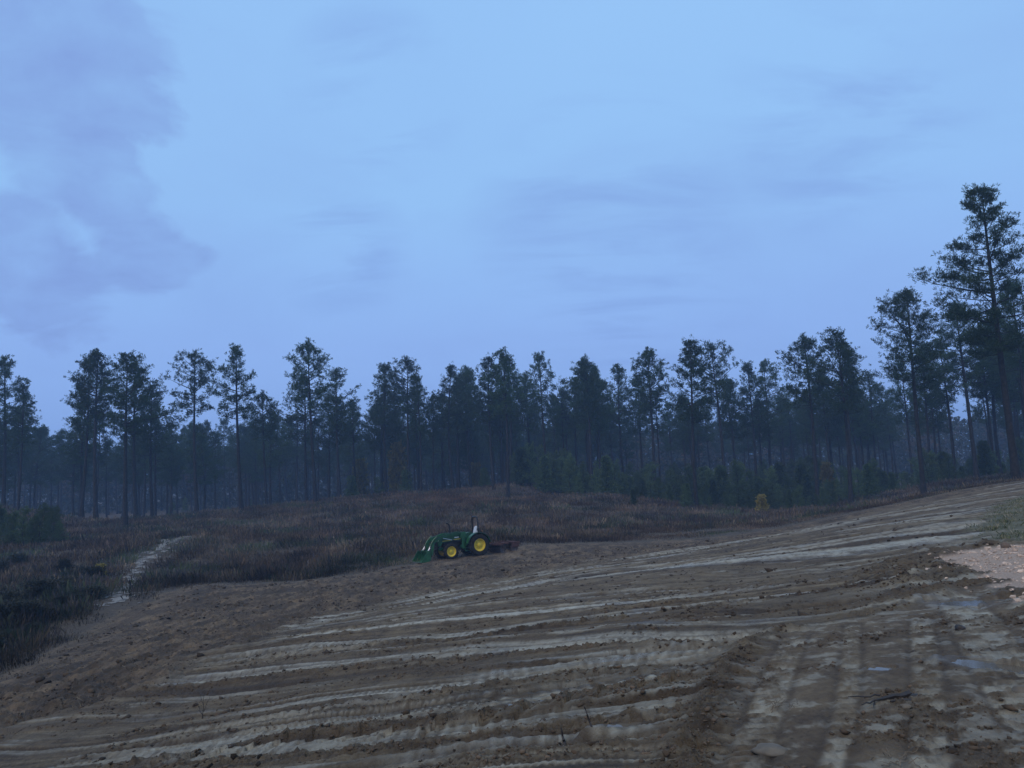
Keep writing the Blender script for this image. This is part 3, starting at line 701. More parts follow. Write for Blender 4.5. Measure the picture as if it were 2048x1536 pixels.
# straw and stubble on the tilled margin
x, y = sector(40000, 7, 60, -38, 30)
h, M = surface(x, y); ok = rng.random(len(x)) < M['till'] * sst(-0.2, 0.3, fbm(x * 0.4, y * 0.4, 3, 6)) + M['grass'] * 0.0
x, y, h = x[ok][:14000], y[ok][:14000], h[ok][:14000]
tint = np.array([(0.15, 0.115, 0.075), (0.085, 0.06, 0.04), (0.21, 0.17, 0.115)])[rng.integers(0, 3, len(x))]
V, Fc, tn = blades(x, y, h + 0.02, 3, rng.uniform(0.02, 0.09, len(x)) * (1 + y / 60), 0.08 + 0.006 * y, 0.002 + 0.00028 * y, tint * 0.8, 2.2)
tag(link(bpy.data.objects.new('straw_litter', mesh_np('straw_litter', V, Fc, [MAT_BRUSH], False, {'tint': tn}))), 'straw and dead stalks littering the tilled margin', 'straw', None, 'stuff')
# grass by the gravel
bb = grs.min(0), grs.max(0)
x = rng.uniform(bb[0][0], bb[1][0], 14000); y = rng.uniform(bb[0][1], bb[1][1], 14000)
h, M = surface(x, y); ok = (M['grass'] > 0.5) & (rng.random(len(x)) < sst(-0.35, 0.25, fbm(x * 0.9, y * 0.9, 3, 4))); x, y, h = x[ok][:6000], y[ok][:6000], h[ok][:6000]
tint = np.array([(0.10, 0.115, 0.055), (0.17, 0.155, 0.09), (0.25, 0.22, 0.15), (0.08, 0.095, 0.05)])[rng.integers(0, 4, len(x))]
V, Fc, tn = blades(x, y, h, 8, rng.uniform(0.06, 0.18, len(x)), np.full(len(x), 0.12), np.full(len(x), 0.012), tint, 1.2)
tag(link(bpy.data.objects.new('grass', mesh_np('grass', V, Fc, [MAT_BRUSH], False, {'tint': tn}))), 'patchy pale grass beside the gravel at the crest', 'grass', None, 'stuff')

# ------------------------------------------------------------------ trees
def tube(pts, rads, sides, V, Fc):
    pts = np.asarray(pts, float); b0 = len(V)
    for i, p in enumerate(pts):
        d = pts[min(i + 1, len(pts) - 1)] - pts[max(i - 1, 0)]; d /= np.linalg.norm(d) + 1e-9
        a = np.cross(d, (0.31, 0.95, 0.05)); a /= np.linalg.norm(a) + 1e-9; c = np.cross(d, a)
        for k in range(sides):
            t = 2 * math.pi * k / sides; V.append(p + rads[i] * (math.cos(t) * a + math.sin(t) * c))
    for i in range(len(pts) - 1):
        for k in range(sides):
            k2 = (k + 1) % sides; q = b0 + i * sides
            Fc.append((q + k, q + k2, q + sides + k2, q + sides + k))
def tufts(C, Ax, nb, ln, wd, g):
    """sprays of needles: wedges fanning from each twig tip"""
    n = len(C); d = Ax[:, None] * 1.0 + g.standard_normal((n, nb, 3)) * 0.62
    d /= np.linalg.norm(d, axis=-1, keepdims=True)
    w = np.cross(d, g.standard_normal((n, nb, 3))); w /= np.linalg.norm(w, axis=-1, keepdims=True) + 1e-9
    l_ = ln * g.uniform(0.7, 1.25, (n, nb, 1)); c = C[:, None] + g.normal(0, 0.04, (n, nb, 3)); tip = c + d * l_
    w = w * wd * g.uniform(0.6, 1.3, (n, nb, 1))
    V = np.stack([c, tip - w, tip + w], 2).reshape(-1, 3)
    return V
def make_pine(seed, H=24.0, cf=0.42, RR=3.7, nl=44, tw=11, nb=10, ln=0.38, wd=0.042, r0_=0.27, gap=0.12, shape=0.30, long_limb=None, tpt=2, droop=0.0):
    g = np.random.default_rng(seed)
    V, Fc = [], []
    bend = g.normal(0, 0.25, 2); zz = np.linspace(0, 1, 12)
    ax = np.stack([bend[0] * np.sin(zz * 2.6) , bend[1] * np.sin(zz * 3.1 + 0.4) - bend[1] * math.sin(0.4), zz * H], 1)
    rad = r0_ * (1 - zz) ** 0.72 + 0.025; rad[0] *= 1.35
    tube(np.concatenate([[ax[0] - (0, 0, 0.7)], ax]), np.concatenate([[rad[0]], rad]), 8, V, Fc)
    def axis(z): t = z / H; return np.array([np.interp(t, zz, ax[:, 0]), np.interp(t, zz, ax[:, 1]), z])
    zb = H * (1 - cf); C, A = [], []
    az = g.random() * 6.28
    lobes = g.normal(0, 1, 6)
    for i in range(nl):
        s = ((i + g.random()) / nl) ** 1.12; z = zb + s * (H - zb) * 0.985
        az += 2.399 + g.normal(0, 0.45)
        if g.random() < gap and s < 0.85: continue
        prof = (0.55 + 0.45 * s / shape) if s < shape else 1.0 - 0.80 * ((s - shape) / (1 - shape)) ** 1.35
        lob = 1 + 0.18 * (lobes[0] * math.cos(az) + lobes[1] * math.sin(az)) + 0.15 * lobes[2] * math.cos(2 * az + s * 4)
        Ln = RR * prof * max(0.35, lob) * g.uniform(0.62, 1.12)
        el = R(-2 - droop + 58 * s ** 1.3 + g.normal(0, 8)); up = R(g.uniform(6, 22))
        if long_limb and i == long_limb[0]: Ln = RR * long_limb[1]; az = long_limb[2]; el = R(8)
        p = axis(z); pts = [p]; k_ = 6
        for q in range(k_):
            e = el + up * q / k_; aa = az + g.normal(0, 0.09)
            p = p + Ln / k_ * np.array([math.cos(e) * math.cos(aa), math.cos(e) * math.sin(aa), math.sin(e)]); pts.append(p)
        pts = np.array(pts); rb = 0.012 + 0.016 * Ln
        tube(pts, np.linspace(rb, 0.010, len(pts)), 4, V, Fc)
        ntw = max(4, int(tw * (0.25 + 1.05 * Ln / RR)))
        for q in range(ntw):
            f = 0.22 + 0.78 * g.random() ** 0.75; j = f * k_; j0 = min(int(j), k_ - 1); b = pts[j0] + (pts[j0 + 1] - pts[j0]) * (j - j0)
            ld = pts[j0 + 1] - pts[j0]; ld /= np.linalg.norm(ld)
            sd = g.standard_normal(3); sd[2] = abs(sd[2]) * 0.55 + 0.20; sd /= np.linalg.norm(sd)
            td = ld * 0.65 + sd; td /= np.linalg.norm(td)
            tl = g.uniform(0.25, 1.25) * (0.50 + 0.15 * Ln)
            for m_ in range(tpt):
                C.append(b + td * tl * (m_ + 1) / tpt + g.normal(0, 0.14, 3)); A.append(td * 0.6 + np.array([0, 0, 0.5]))
            if q % 2 == 0: tube([b, b + td * tl], [0.010, 0.006], 3, V, Fc) if False else None
        C.append(pts[-1]); A.append(ld)
    for q in range(6): C.append(axis(H * (1 - 0.008 * q))); A.append(np.array([0, 0, 1.0]))
    for q in range(7):      # dead stubs on the bare trunk
        z = zb * g.uniform(0.55, 0.99); a2 = g.random() * 6.28; p = axis(z); l2 = g.uniform(0.3, 1.3)
        tube([p, p + np.array([math.cos(a2) * l2, math.sin(a2) * l2, g.normal(0.05, 0.2)])], [0.025, 0.008], 3, V, Fc)
    C = np.array(C); A = np.array(A); A /= np.linalg.norm(A, axis=1, keepdims=True)
    CV = tufts(C, A, nb, ln, wd, g)
    me_t = bpy.data.meshes.new('trunk'); me_t.from_pydata([tuple(v) for v in V], [], Fc); me_t.materials.append(MAT_BARK)
    me_t.polygons.foreach_set('use_smooth', [True] * len(me_t.polygons))
    me_c = mesh_np('crown', CV, np.arange(len(CV)).reshape(-1, 3), [MAT_NEEDLE])
    return me_t, me_c, H
VAR = [make_pine(11, cf=0.46, RR=4.2, nl=64), make_pine(12, cf=0.40, RR=3.9, nl=56, shape=0.45), make_pine(13, cf=0.50, RR=4.2, nl=68, shape=0.25), make_pine(14, cf=0.38, RR=4.0, nl=56, shape=0.5),
       make_pine(15, cf=0.44, RR=3.7, nl=58, gap=0.18), make_pine(16, cf=0.52, RR=4.3, nl=70, gap=0.16, shape=0.3), make_pine(17, cf=0.42, RR=3.5, nl=58, shape=0.5), make_pine(18, cf=0.47, RR=4.2, nl=66, shape=0.4, gap=0.14)]
VAR_BIG = make_pine(31, H=26.5, cf=0.56, RR=5.2, nl=60, tw=30, nb=12, ln=0.33, wd=0.028, r0_=0.31, gap=0.10, shape=0.28, droop=6)
VAR_NEAR = [make_pine(32, H=25, cf=0.44, RR=4.7, nl=60, tw=22, nb=11, ln=0.33, wd=0.031, r0_=0.27, shape=0.45), make_pine(33, H=25, cf=0.48, RR=5.0, nl=62, tw=22, nb=11, ln=0.33, wd=0.031, r0_=0.27, shape=0.35, gap=0.14)]
VAR_LONG = make_pine(34, H=24, cf=0.46, RR=4.3, nl=64, shape=0.5, long_limb=(12, 1.6, 0.0), gap=0.1)
def place_pine(var, x, y, z, H, rot, label, group=None, rx=1.0):
    me_t, me_c, h0 = var; k = H / h0
    e = empty('pine_tree', (x, y, z)); e.scale = (k * rx, k * rx, k); e.rotation_euler = (R(1.3 * math.sin(x * 7.1)), R(1.3 * math.cos(y * 5.3)), rot)
    tag(e, label, 'pine tree', group)
    o = bpy.data.objects.new('trunk', me_t); link(o, e)
    o = bpy.data.objects.new('crown', me_c); link(o, e)
    return e
FLAB = {1: 'pine with broad open crown just left of the pine with the long side limb',
        2: 'pine with one long side limb, its dark base at the head of the sandy path',
        3: 'pine with narrow topped crown standing between the sandy path and the brush mound',
        4: 'pine with the densest dark rounded crown, above the brush left of the tractor',
        5: 'shorter pine standing close beside the tall spire-topped pine on the brush mound',
        6: 'tall spire-topped pine rising highest behind the brush left of the tractor',
        12: 'pine with two-tiered crown standing forward on the brush mound behind the tractor',
        14: 'pine with broad dense crown standing in the brush right of the mound',
        22: 'slim pine rooted in the brush beside the small yellow bush',
        23: 'pine with full round crown in front of the green thicket near the crest',
        25: 'pine with flat broken crown and thick trunk behind the mud crest',
        26: 'shorter pine trunk close beside the thick-trunked pine behind the mud crest',
        27: 'pine with spreading crown in front of the tallest pine on the crest',
        29: 'tallest pine with long layered limbs and thick trunk on the muddy crest'}
front_xy = []
for i, (bx, by, ty, cs, us) in enumerate(FRONT):
    D = front_depth(i); p = at(bx, by, D); z = gz(p[0], p[1])[0]
    top = at(bx, ty, D); H = max(10, top[2] - z)
    rot = (i * 1.7) % 6.28
    if i == 29: v = VAR_BIG; rot = 0.6
    elif i == 2: v = VAR_LONG; rot = 0.15
    elif i in (25, 27, 28, 26, 30): v = VAR_NEAR[i % 2]
    else: v = VAR[i % 8]
    lab = FLAB.get(i, 'slender pine with open crown standing at the front edge of the wood')
    place_pine(v, p[0], p[1], z - 0.05, H, rot, lab, None if i in FLAB else 'pines along the front edge of the wood', cs)
    front_xy.append((p[0], p[1]))
# the wood behind
pts = list(front_xy); g = np.random.default_rng(5); cnt = 0; tries = 0
cand = []
while cnt < 265 and tries < 20000:
    tries += 1
    D = 118 + 125 * g.random() ** 1.05; ang = R(g.uniform(-38, 38)); x = D * math.tan(ang); y = D
    if ang > R(15): y = D * (1 - 0.28 * (math.degrees(ang) - 15) / 20); x = y * math.tan(ang)
    if ang > R(26) and y < 112: continue
    if abs(x) < 60 and y < 134 + 4 * math.sin(x * 0.2): continue
    if min((x - a) ** 2 + (y - b) ** 2 for a, b in pts) < (3.2 if y > 150 else 4.5) ** 2: continue
    pts.append((x, y)); cand.append((x, y)); cnt += 1
cand = np.array(cand); zs = gz(cand[:, 0], cand[:, 1])
for (x, y), z in zip(cand, zs):
    H = g.uniform(18.5, 26.5)
    place_pine(VAR[int(g.integers(0, 8))], x, y, z - 0.05, H, g.random() * 6.28, 'slim dark pine standing deep inside the hazy wood', 'pines inside the wood', g.uniform(0.85, 1.12))
print('pines', len(pts))

# far wood: a mass of crowns closing the view
def far_wood():
    g = np.random.default_rng(9); Vs, Ts = [], []
    for i in range(330):
        a = R(g.uniform(-43, 43)); D = g.uniform(235, 330); x, y = D * math.tan(a), D
        H = g.uniform(16, 22) + (3 if abs(a) < R(6) else 0); dec = g.random() < 0.3
        rr = g.uniform(2.5, 4.5); n = 115
        d = g.standard_normal((n, 3)); d /= np.linalg.norm(d, axis=1, keepdims=True); rad = g.random((n, 1)) ** 0.4
        C = np.array([x, y, -8 + H * 0.66]) + d * rad * np.array([rr, rr, H * 0.40])
        V = tufts(C, d, 5, 0.95, 0.26, g)
        tint = np.array((0.10, 0.075, 0.055) if dec else (0.032, 0.052, 0.030)) * g.uniform(0.7, 1.4)
        Vs.append(V); Ts.append(np.repeat(tint[None], len(V), 0))
    # undergrowth at its foot
    n = 34000; a = np.radians(g.uniform(-43, 43, n)); D = g.uniform(232, 330, n)
    C = np.stack([D * np.tan(a), D, -8 + 19.0 * g.random(n) ** 1.1], 1)
    V = tufts(C, np.tile((0, 0, 1.0), (n, 1)), 4, 1.2, 0.36, g); Vs.append(V); Ts.append(np.repeat(np.array([[0.04, 0.048, 0.032]]), len(V), 0))
    V = np.concatenate(Vs); T = np.concatenate(Ts)
    tag(link(bpy.data.objects.new('far_wood', mesh_np('far_wood', V, np.arange(len(V)).reshape(-1, 3), [MAT_BRUSH], False, {'tint': T}))), 'far-off mixed wood closing the view behind the pines', 'wood', None, 'stuff')
far_wood()

# thicket of young evergreens and shrubs
def make_shrub(seed, H=3.5, rr=1.3, cone=0.6, mat=None, n=650, ln=0.26, wd=0.06):
    g = np.random.default_rng(seed); V, Fc = [], []
    for k in range(4):
        a = g.random() * 6.28; tube([(0, 0, -0.3), (0.15 * math.cos(a), 0.15 * math.sin(a), H * 0.4), (0.35 * rr * math.cos(a), 0.35 * rr * math.sin(a), H * 0.8)], [0.05, 0.035, 0.012], 4, V, Fc)
    z = g.random(n) ** 0.9; lim = rr * (1 - cone * z) * (0.75 + 0.25 * np.sin(g.integers(0, 7, n) * 1.0 + z * 9)); a = g.random(n) * 6.28; r = lim * np.sqrt(g.random(n)) * g.uniform(0.8, 1.1, n)
    C = np.stack([r * np.cos(a), r * np.sin(a), 0.15 + z * H], 1); A = np.stack([np.cos(a) * 0.7, np.sin(a) * 0.7, np.full(n, 0.7)], 1)
    CV = tufts(C, A, 7, ln, wd, g)
    ms = bpy.data.meshes.new('stems'); ms.from_pydata([tuple(v) for v in V], [], Fc); ms.materials.append(MAT_BARK)
    mf = mesh_np('foliage', CV, np.arange(len(CV)).reshape(-1, 3), [mat or MAT_SHRUB]); return ms, mf, H
SH = [make_shrub(41), make_shrub(42, 3.0, 1.6, 0.35), make_shrub(43, 4.2, 1.3, 0.75), make_shrub(44, 2.6, 1.5, 0.4)]
SAP = [make_pine(61, H=5.0, cf=0.93, RR=1.25, nl=34, tw=7, nb=10, ln=0.30, wd=0.028, r0_=0.05, shape=0.15), make_pine(62, H=5.0, cf=0.90, RR=1.0, nl=28, tw=7, nb=10, ln=0.30, wd=0.028, r0_=0.05, shape=0.2, gap=0.25), make_pine(63, H=5.0, cf=0.95, RR=1.5, nl=36, tw=7, nb=10, ln=0.30, wd=0.028, r0_=0.05, shape=0.12)]
for v_ in SAP: v_[1].materials.clear(); v_[1].materials.append(MAT_SHRUB)
SY = make_shrub(45, 2.2, 1.1, 0.55, MAT_YELLOW, 300)
def place_shrub(v, x, y, H, rot, name, label, cat, group=None, kx=1.0):
    z = gz(x, y)[0]; e = empty(name, (x, y, z - 0.03)); k = H / v[2]; e.scale = (k * kx, k * kx, k); e.rotation_euler = (0, 0, rot); tag(e, label, cat, group)
    pn_ = ('trunk', 'crown') if v in SAP else ('stems', 'foliage')
    link(bpy.data.objects.new(pn_[0], v[0]), e); link(bpy.data.objects.new(pn_[1], v[1]), e)
g = np.random.default_rng(21)
for k in range(150):
    px = 1030 + 640 * (k + g.random()) / 150; D = g.uniform(100, 150)
    if px < 1130: D = g.uniform(130, 150)
    elif px < 1260: D = g.uniform(118, 142)
    p = at(px, 960, D); place_shrub((SAP + SH[2:3])[int(g.integers(0, 4))], p[0], p[1], (g.uniform(1.6, 3.6) if D < 116 else g.uniform(3.2, 7.2)), g.random() * 6.28, 'young_evergreen', 'bushy young evergreen in the green thicket under the pines', 'shrub', 'green thicket under the pines')
for k in range(40):
    px = 1660 + 420 * (k + g.random()) / 40; D = g.uniform(104, 135); p = at(px, 960, D)
    place_shrub((SAP + SH[2:3])[int(g.integers(0, 4))], p[0], p[1], g.uniform(2.4, 5.5), g.random() * 6.28, 'young_evergreen', 'bushy young evergreen in the green thicket under the pines', 'shrub', 'green thicket under the pines')
for k in range(16):
    px = -30 + 155 * (k + g.random()) / 16; D = g.uniform(76, 95); p = at(px, 1060, D)
    place_shrub((SAP + SH[2:3])[int(g.integers(0, 4))], p[0], p[1], g.uniform(2.0, 3.8), g.random() * 6.28, 'green_shrub', 'leafy green shrub at the wood edge left of the sandy path', 'shrub', 'green shrubs left of the sandy path')
for k in range(70):
    D = g.uniform(135, 215); a = R(g.uniform(-37, 37)); 
    place_shrub((SAP + SH[:1])[int(g.integers(0, 4))], D * math.tan(a), D, g.uniform(1.8, 4.5), g.random() * 6.28, 'undergrowth_shrub', 'dim shrub growing among the trunks inside the wood', 'shrub', 'undergrowth inside the wood')
SD = [make_shrub(51, 1.1, 0.95, 0.35, MAT_DUSK, 330, 0.16, 0.035), make_shrub(52, 0.9, 1.1, 0.3, MAT_DUSK, 330, 0.16, 0.035)]
for k in range(60):
    px, py = g.uniform(-60, 190), g.uniform(1120, 1330)
    if py > 1310 - 0.55 * px: continue
    p = hit(px, py); place_shrub(SD[k % 2], p[0], p[1], g.uniform(0.4, 0.95), g.random() * 6.28, 'low_bush', 'low dark bush in the brush between the sandy path and the field corner', 'bush', 'low dark bushes by the field corner', g.uniform(0.8, 1.4))
SG = make_shrub(46, 2.2, 1.1, 0.55, MAT_GOLD, 300)
p = at(1525, 1018, 96); place_shrub(SG, p[0], p[1], 2.1, 0.4, 'yellow_bush', 'small yellow-leaved bush before the dark green thicket', 'bush')
p = hit(200, 1160); place_shrub(SG, p[0], p[1], 1.0, 1.4, 'yellow_weed', 'low yellow-green plant in the brush beside the sandy path', 'plant', None, 1.3)
for px, D, H in ((722, 150, 9), (797, 146, 10), (952, 155, 8), (1655, 128, 6)):
    p = at(px, 960, D); place_shrub(SY, p[0], p[1], H, px, 'autumn_sapling', 'thin sapling with dull yellow leaves inside the wood', 'sapling', 'yellow saplings inside the wood', 0.55)

# ------------------------------------------------------------------ tractor
GREEN = plain('green_paint', (0.012, 0.088, 0.028), 0.42, var=0.22, scale=5.0, coat=0.15)
YELLOW = plain('yellow_paint', (0.66, 0.48, 0.035), 0.5, var=0.08)
RUBBER = plain('tyre_rubber', (0.022, 0.021, 0.021), 0.85, var=0.35, spec=0.25)
BLACK = plain('black_paint', (0.008, 0.008, 0.009), 0.4, var=0.2)
STEEL = plain('bright_steel', (0.62, 0.62, 0.64), 0.3, 1.0)
SEATM = plain('pale_seat_cover', (0.52, 0.56, 0.60), 0.35, var=0.08)
WHITE = plain('white_decal', (0.82, 0.82, 0.80), 0.5, var=0.03)
RUST = plain('rusty_red_paint', (0.075, 0.030, 0.026), 0.75, var=0.35)
DISC = plain('worn_disc_steel', (0.10, 0.075, 0.068), 0.5, 0.6, var=0.3)
class MB:
    def __init__(s): s.bm = bmesh.new()
    def box(s, c, d, rot=(0, 0, 0), bev=0.015):
        r = bmesh.ops.create_cube(s.bm, size=1.0)
        M4 = Matrix.Translation(c) @ (Matrix.Rotation(rot[2], 4, 'Z') @ Matrix.Rotation(rot[1], 4, 'Y') @ Matrix.Rotation(rot[0], 4, 'X')) @ Matrix.Diagonal((*d, 1))
        bmesh.ops.transform(s.bm, matrix=M4, verts=r['verts'])
        if bev: bmesh.ops.bevel(s.bm, geom=list({e for v in r['verts'] for e in v.link_edges}), offset=bev, segments=2, affect='EDGES')
        return s
    def bar(s, a, b, w, h, bev=0.008):
        a, b = Vector(a), Vector(b); d = b - a
        q = d.to_track_quat('X', 'Z').to_matrix().to_4x4()
        r = bmesh.ops.create_cube(s.bm, size=1.0)
        bmesh.ops.transform(s.bm, matrix=Matrix.Translation((a + b) / 2) @ q @ Matrix.Diagonal((d.length, w, h, 1)), verts=r['verts'])
        if bev: bmesh.ops.bevel(s.bm, geom=list({e for v in r['verts'] for e in v.link_edges}), offset=bev, segments=1, affect='EDGES')
        return s
    def pipe(s, pts, r, n=10):
        V, Fc = [], []; tube(pts, [r] * len(pts), n, V, Fc)
        vs_ = [s.bm.verts.new(tuple(v)) for v in V]
        for f in Fc: s.bm.faces.new([vs_[k] for k in f])
        for e in (0, len(V) - n):
            try: s.bm.faces.new([vs_[e + k] for k in range(n)])
            except ValueError: pass
        return s
    def lathe(s, prof, c, n=36):
        """profile (radius, y) turned about the Y axis"""
        rings = []
        for r, yy in prof:
            rings.append([s.bm.verts.new((c[0] + r * math.cos(2 * math.pi * k / n), c[1] + yy, c[2] + r * math.sin(2 * math.pi * k / n))) for k in range(n)])
        for a, b in zip(rings, rings[1:]):
            for k in range(n): s.bm.faces.new((a[k], a[(k + 1) % n], b[(k + 1) % n], b[k]))
        return s
    def prism(s, prof, y0, y1, bev=0.0):
        """profile in X, Z pulled from y0 to y1"""
        a = [s.bm.verts.new((p[0], y0, p[1])) for p in prof]; b = [s.bm.verts.new((p[0], y1, p[1])) for p in prof]
        fs = [s.bm.faces.new(a), s.bm.faces.new(b[::-1])]
        for k in range(len(prof)):
            k2 = (k + 1) % len(prof); fs.append(s.bm.faces.new((a[k2], a[k], b[k], b[k2])))
        if bev: bmesh.ops.bevel(s.bm, geom=list({e for v in a + b for e in v.link_edges}), offset=bev, segments=2, affect='EDGES')
        return s
    def build(s, name, mat, parent, smooth=True):
        bmesh.ops.recalc_face_normals(s.bm, faces=s.bm.faces)
        me = bpy.data.meshes.new(name); s.bm.to_mesh(me); s.bm.free(); me.materials.append(mat)
        if smooth:
            me.polygons.foreach_set('use_smooth', [True] * len(me.polygons))
            try: me.set_sharp_from_angle(angle=R(35))
            except Exception: pass
        return link(bpy.data.objects.new(name, me), parent)
def wheel(root, cx, cy, r, w, rim_r, side, nl_):
    e = bpy.data.objects.new('wheel', None); link(e, root); e.location = (cx, cy, r)
    t = MB(); hw = w / 2
    t.lathe([(rim_r, -hw * 0.80), (rim_r + 0.03, -hw * 0.92), ((r + rim_r) / 2, -hw * 1.05), (r - 0.07, -hw * 0.98), (r - 0.035, -hw * 0.80), (r - 0.03, 0), (r - 0.035, hw * 0.80), (r - 0.07, hw * 0.98), ((r + rim_r) / 2, hw * 1.05), (rim_r + 0.03, hw * 0.92), (rim_r, hw * 0.80), (rim_r, -hw * 0.80)], (0, 0, 0), 40)
    for k in range(nl_):
        for s_ in (-1, 1):
            a = 2 * math.pi * (k + 0.5 * (s_ > 0)) / nl_; a2 = a + 0.20
            p0 = ((r - 0.012) * math.cos(a2), 0.0, (r - 0.012) * math.sin(a2)); p1 = ((r - 0.022) * math.cos(a), s_ * hw * 0.98, (r - 0.022) * math.sin(a))
            t.bar(p0, p1, 0.045, 0.055, 0)
    t.build('tyre', RUBBER, e)
    q = MB(); o_ = side
    q.lathe([(rim_r + 0.012, o_ * hw * 0.80), (rim_r - 0.02, o_ * hw * 0.84), (rim_r - 0.035, o_ * hw * 0.60), (rim_r - 0.06, o_ * hw * 0.35), (rim_r * 0.62, o_ * hw * 0.22), (rim_r * 0.58, o_ * hw * 0.32), (rim_r * 0.36, o_ * hw * 0.34), (rim_r * 0.32, o_ * hw * 0.62), (rim_r * 0.20, o_ * hw * 0.68), (0.001, o_ * hw * 0.68)], (0, 0, 0), 36)
    q.lathe([(rim_r - 0.005, -hw * 0.8), (rim_r - 0.005, hw * 0.8)], (0, 0, 0), 36)
    rm = q.build('rim', YELLOW, e)
    b = MB()
    for k in range(8):
        a = 2 * math.pi * k / 8; c = (rim_r * 0.46 * math.cos(a), o_ * hw * 0.345, rim_r * 0.46 * math.sin(a)); b.box(c, (0.035, 0.04, 0.035), bev=0)
    b.build('wheel_bolts', plain('bolt_steel_%d' % int(cx * 10 + cy * 100 + 500), (0.35, 0.30, 0.12), 0.5, 0.5), e)
    return e
def make_tractor():
    T = empty('tractor'); tag(T, 'green loader tractor with yellow wheel rims parked at the field edge', 'tractor')
    for sd_ in (-1, 1):
        wheel(T, 0.0, sd_ * 0.80, 0.76, 0.46, 0.43, sd_, 18); wheel(T, 2.12, sd_ * 0.78, 0.54, 0.32, 0.34, sd_, 16)
    MB().box((0.95, 0, 0.78), (2.3, 0.42, 0.42), bev=0.04).box((0.0, 0, 0.80), (0.6, 0.60, 0.5), bev=0.06).box((0.55, 0, 0.55), (0.8, 0.5, 0.25), bev=0.04).build('transmission', BLACK, T)
    MB().pipe([(0, -0.62, 0.76), (0, 0.62, 0.76)], 0.10).build('rear_axle', GREEN, T)
    MB().box((2.12, 0, 0.54), (0.16, 1.26, 0.16), bev=0.03).box((2.2, 0, 0.72), (0.9, 0.34, 0.22), bev=0.03).build('front_axle', GREEN, T)
    MB().box((1.75, 0, 1.02), (1.35, 0.50, 0.42), bev=0.05).build('engine', BLACK, T)
    hood = MB().prism([(0.95, 1.18), (0.95, 1.66), (1.25, 1.68), (2.2, 1.58), (2.72, 1.44), (2.86, 1.28), (2.84, 0.92), (2.60, 0.90), (2.55, 1.20)], -0.33, 0.33, 0.045).build('hood', GREEN, T)
    MB().box((2.850, 0, 1.10), (0.05, 0.50, 0.30), bev=0.02).build('grille', BLACK, hood)
    for sd_ in (-1, 1):
        MB().prism([(1.15, 1.27), (1.15, 1.33), (2.5, 1.27), (2.5, 1.235)], sd_ * 0.333, sd_ * 0.340).build('yellow_stripe', YELLOW, hood)
        MB().box((1.42, sd_ * 0.345, 1.42), (0.34, 0.012, 0.06), bev=0).build('number_decal', WHITE, hood)
        MB().box((2.78, sd_ * 0.22, 1.30), (0.14, 0.14, 0.09), (0, 0.5, 0), 0.02).build('headlight', WHITE, hood)
    ex = MB().pipe([(1.72, -0.12, 1.5), (1.72, -0.12, 2.22), (1.76, -0.12, 2.34), (1.86, -0.12, 2.41), (1.98, -0.12, 2.42)], 0.050).build('exhaust_pipe', BLACK, T)
    MB().pipe([(1.72, -0.12, 1.60), (1.72, -0.12, 1.98)], 0.062).build('muffler', BLACK, ex)
    cowl = MB().prism([(0.70, 0.85), (0.66, 1.62), (0.80, 1.74), (0.97, 1.70), (0.97, 0.85)], -0.30, 0.30, 0.03).build('dash_cowl', GREEN, T)
    sw = MB(); ring = [(0.58 + 0.19 * math.cos(a) * 0.85, 0.19 * math.sin(a), 1.80 + 0.19 * math.cos(a) * 0.5) for a in np.linspace(0, 2 * math.pi, 21)]
    sw.pipe(ring, 0.016, 6).pipe([(0.74, 0, 1.66), (0.58, 0, 1.80)], 0.022, 6).bar((0.58, -0.18, 1.8), (0.58, 0.18, 1.8), 0.03, 0.015).build('steering_wheel', BLACK, T)
    MB().box((0.38, 0, 0.86), (0.80, 1.05, 0.05), bev=0.01).build('platform', BLACK, T)
    seat = MB().box((0.05, 0, 1.30), (0.50, 0.52, 0.16), (0, -0.08, 0), 0.06).build('seat', SEATM, T)
    MB().box((-0.22, 0, 1.66), (0.20, 0.56, 0.76), (0, -0.25, 0), 0.07).build('seat_back', SEATM, seat)
    for sd_ in (-1, 1): MB().box((0.0, sd_ * 0.31, 1.46), (0.34, 0.07, 0.06), bev=0.02).build('armrest', BLACK, seat)
    MB().box((0.02, 0, 1.06), (0.42, 0.40, 0.34), bev=0.03).build('seat_base', BLACK, T)
    for sd_ in (-1, 1):
        prof = []
        for a in np.linspace(R(12), R(172), 15): prof.append((0.88 * math.cos(a), 0.76 + 0.86 * math.sin(a)))
        fm = MB(); inn = [(p[0] * 0.955, 0.76 + (p[1] - 0.76) * 0.955) for p in prof][::-1]
        fm.prism(prof + inn, sd_ * 0.52, sd_ * 0.98)
        fm.prism([(0.86, 0.86), *prof[1:-1], (-0.86, 0.86)], sd_ * 0.515, sd_ * 0.545)
        fd = fm.build('fender', GREEN, T)
        MB().pipe([(p[0] * 1.006, sd_ * 0.985, p[1] + 0.004) for p in prof], 0.016, 6).build('fender_edge', BLACK, fd)
        MB().box((-0.30, sd_ * 0.86, 1.72), (0.06, 0.16, 0.10), bev=0.02).build('warning_lamp', plain('amber_lens%d' % sd_, (0.16, 0.06, 0.02), 0.3), fd)
    rp_ = MB().pipe([(-0.18, -0.47, 0.95), (-0.20, -0.47, 1.75), (-0.20, -0.46, 2.50), (-0.20, -0.40, 2.63), (-0.20, -0.28, 2.68), (-0.20, 0.28, 2.68), (-0.20, 0.40, 2.63), (-0.20, 0.46, 2.50), (-0.20, 0.47, 1.75), (-0.18, 0.47, 0.95)], 0.056, 8)
    for sd_ in (-1, 1): rp_.box((-0.20, sd_ * 0.47, 1.80), (0.15, 0.12, 0.18), bev=0.02)
    rp_.build('roll_bar', BLACK, T)
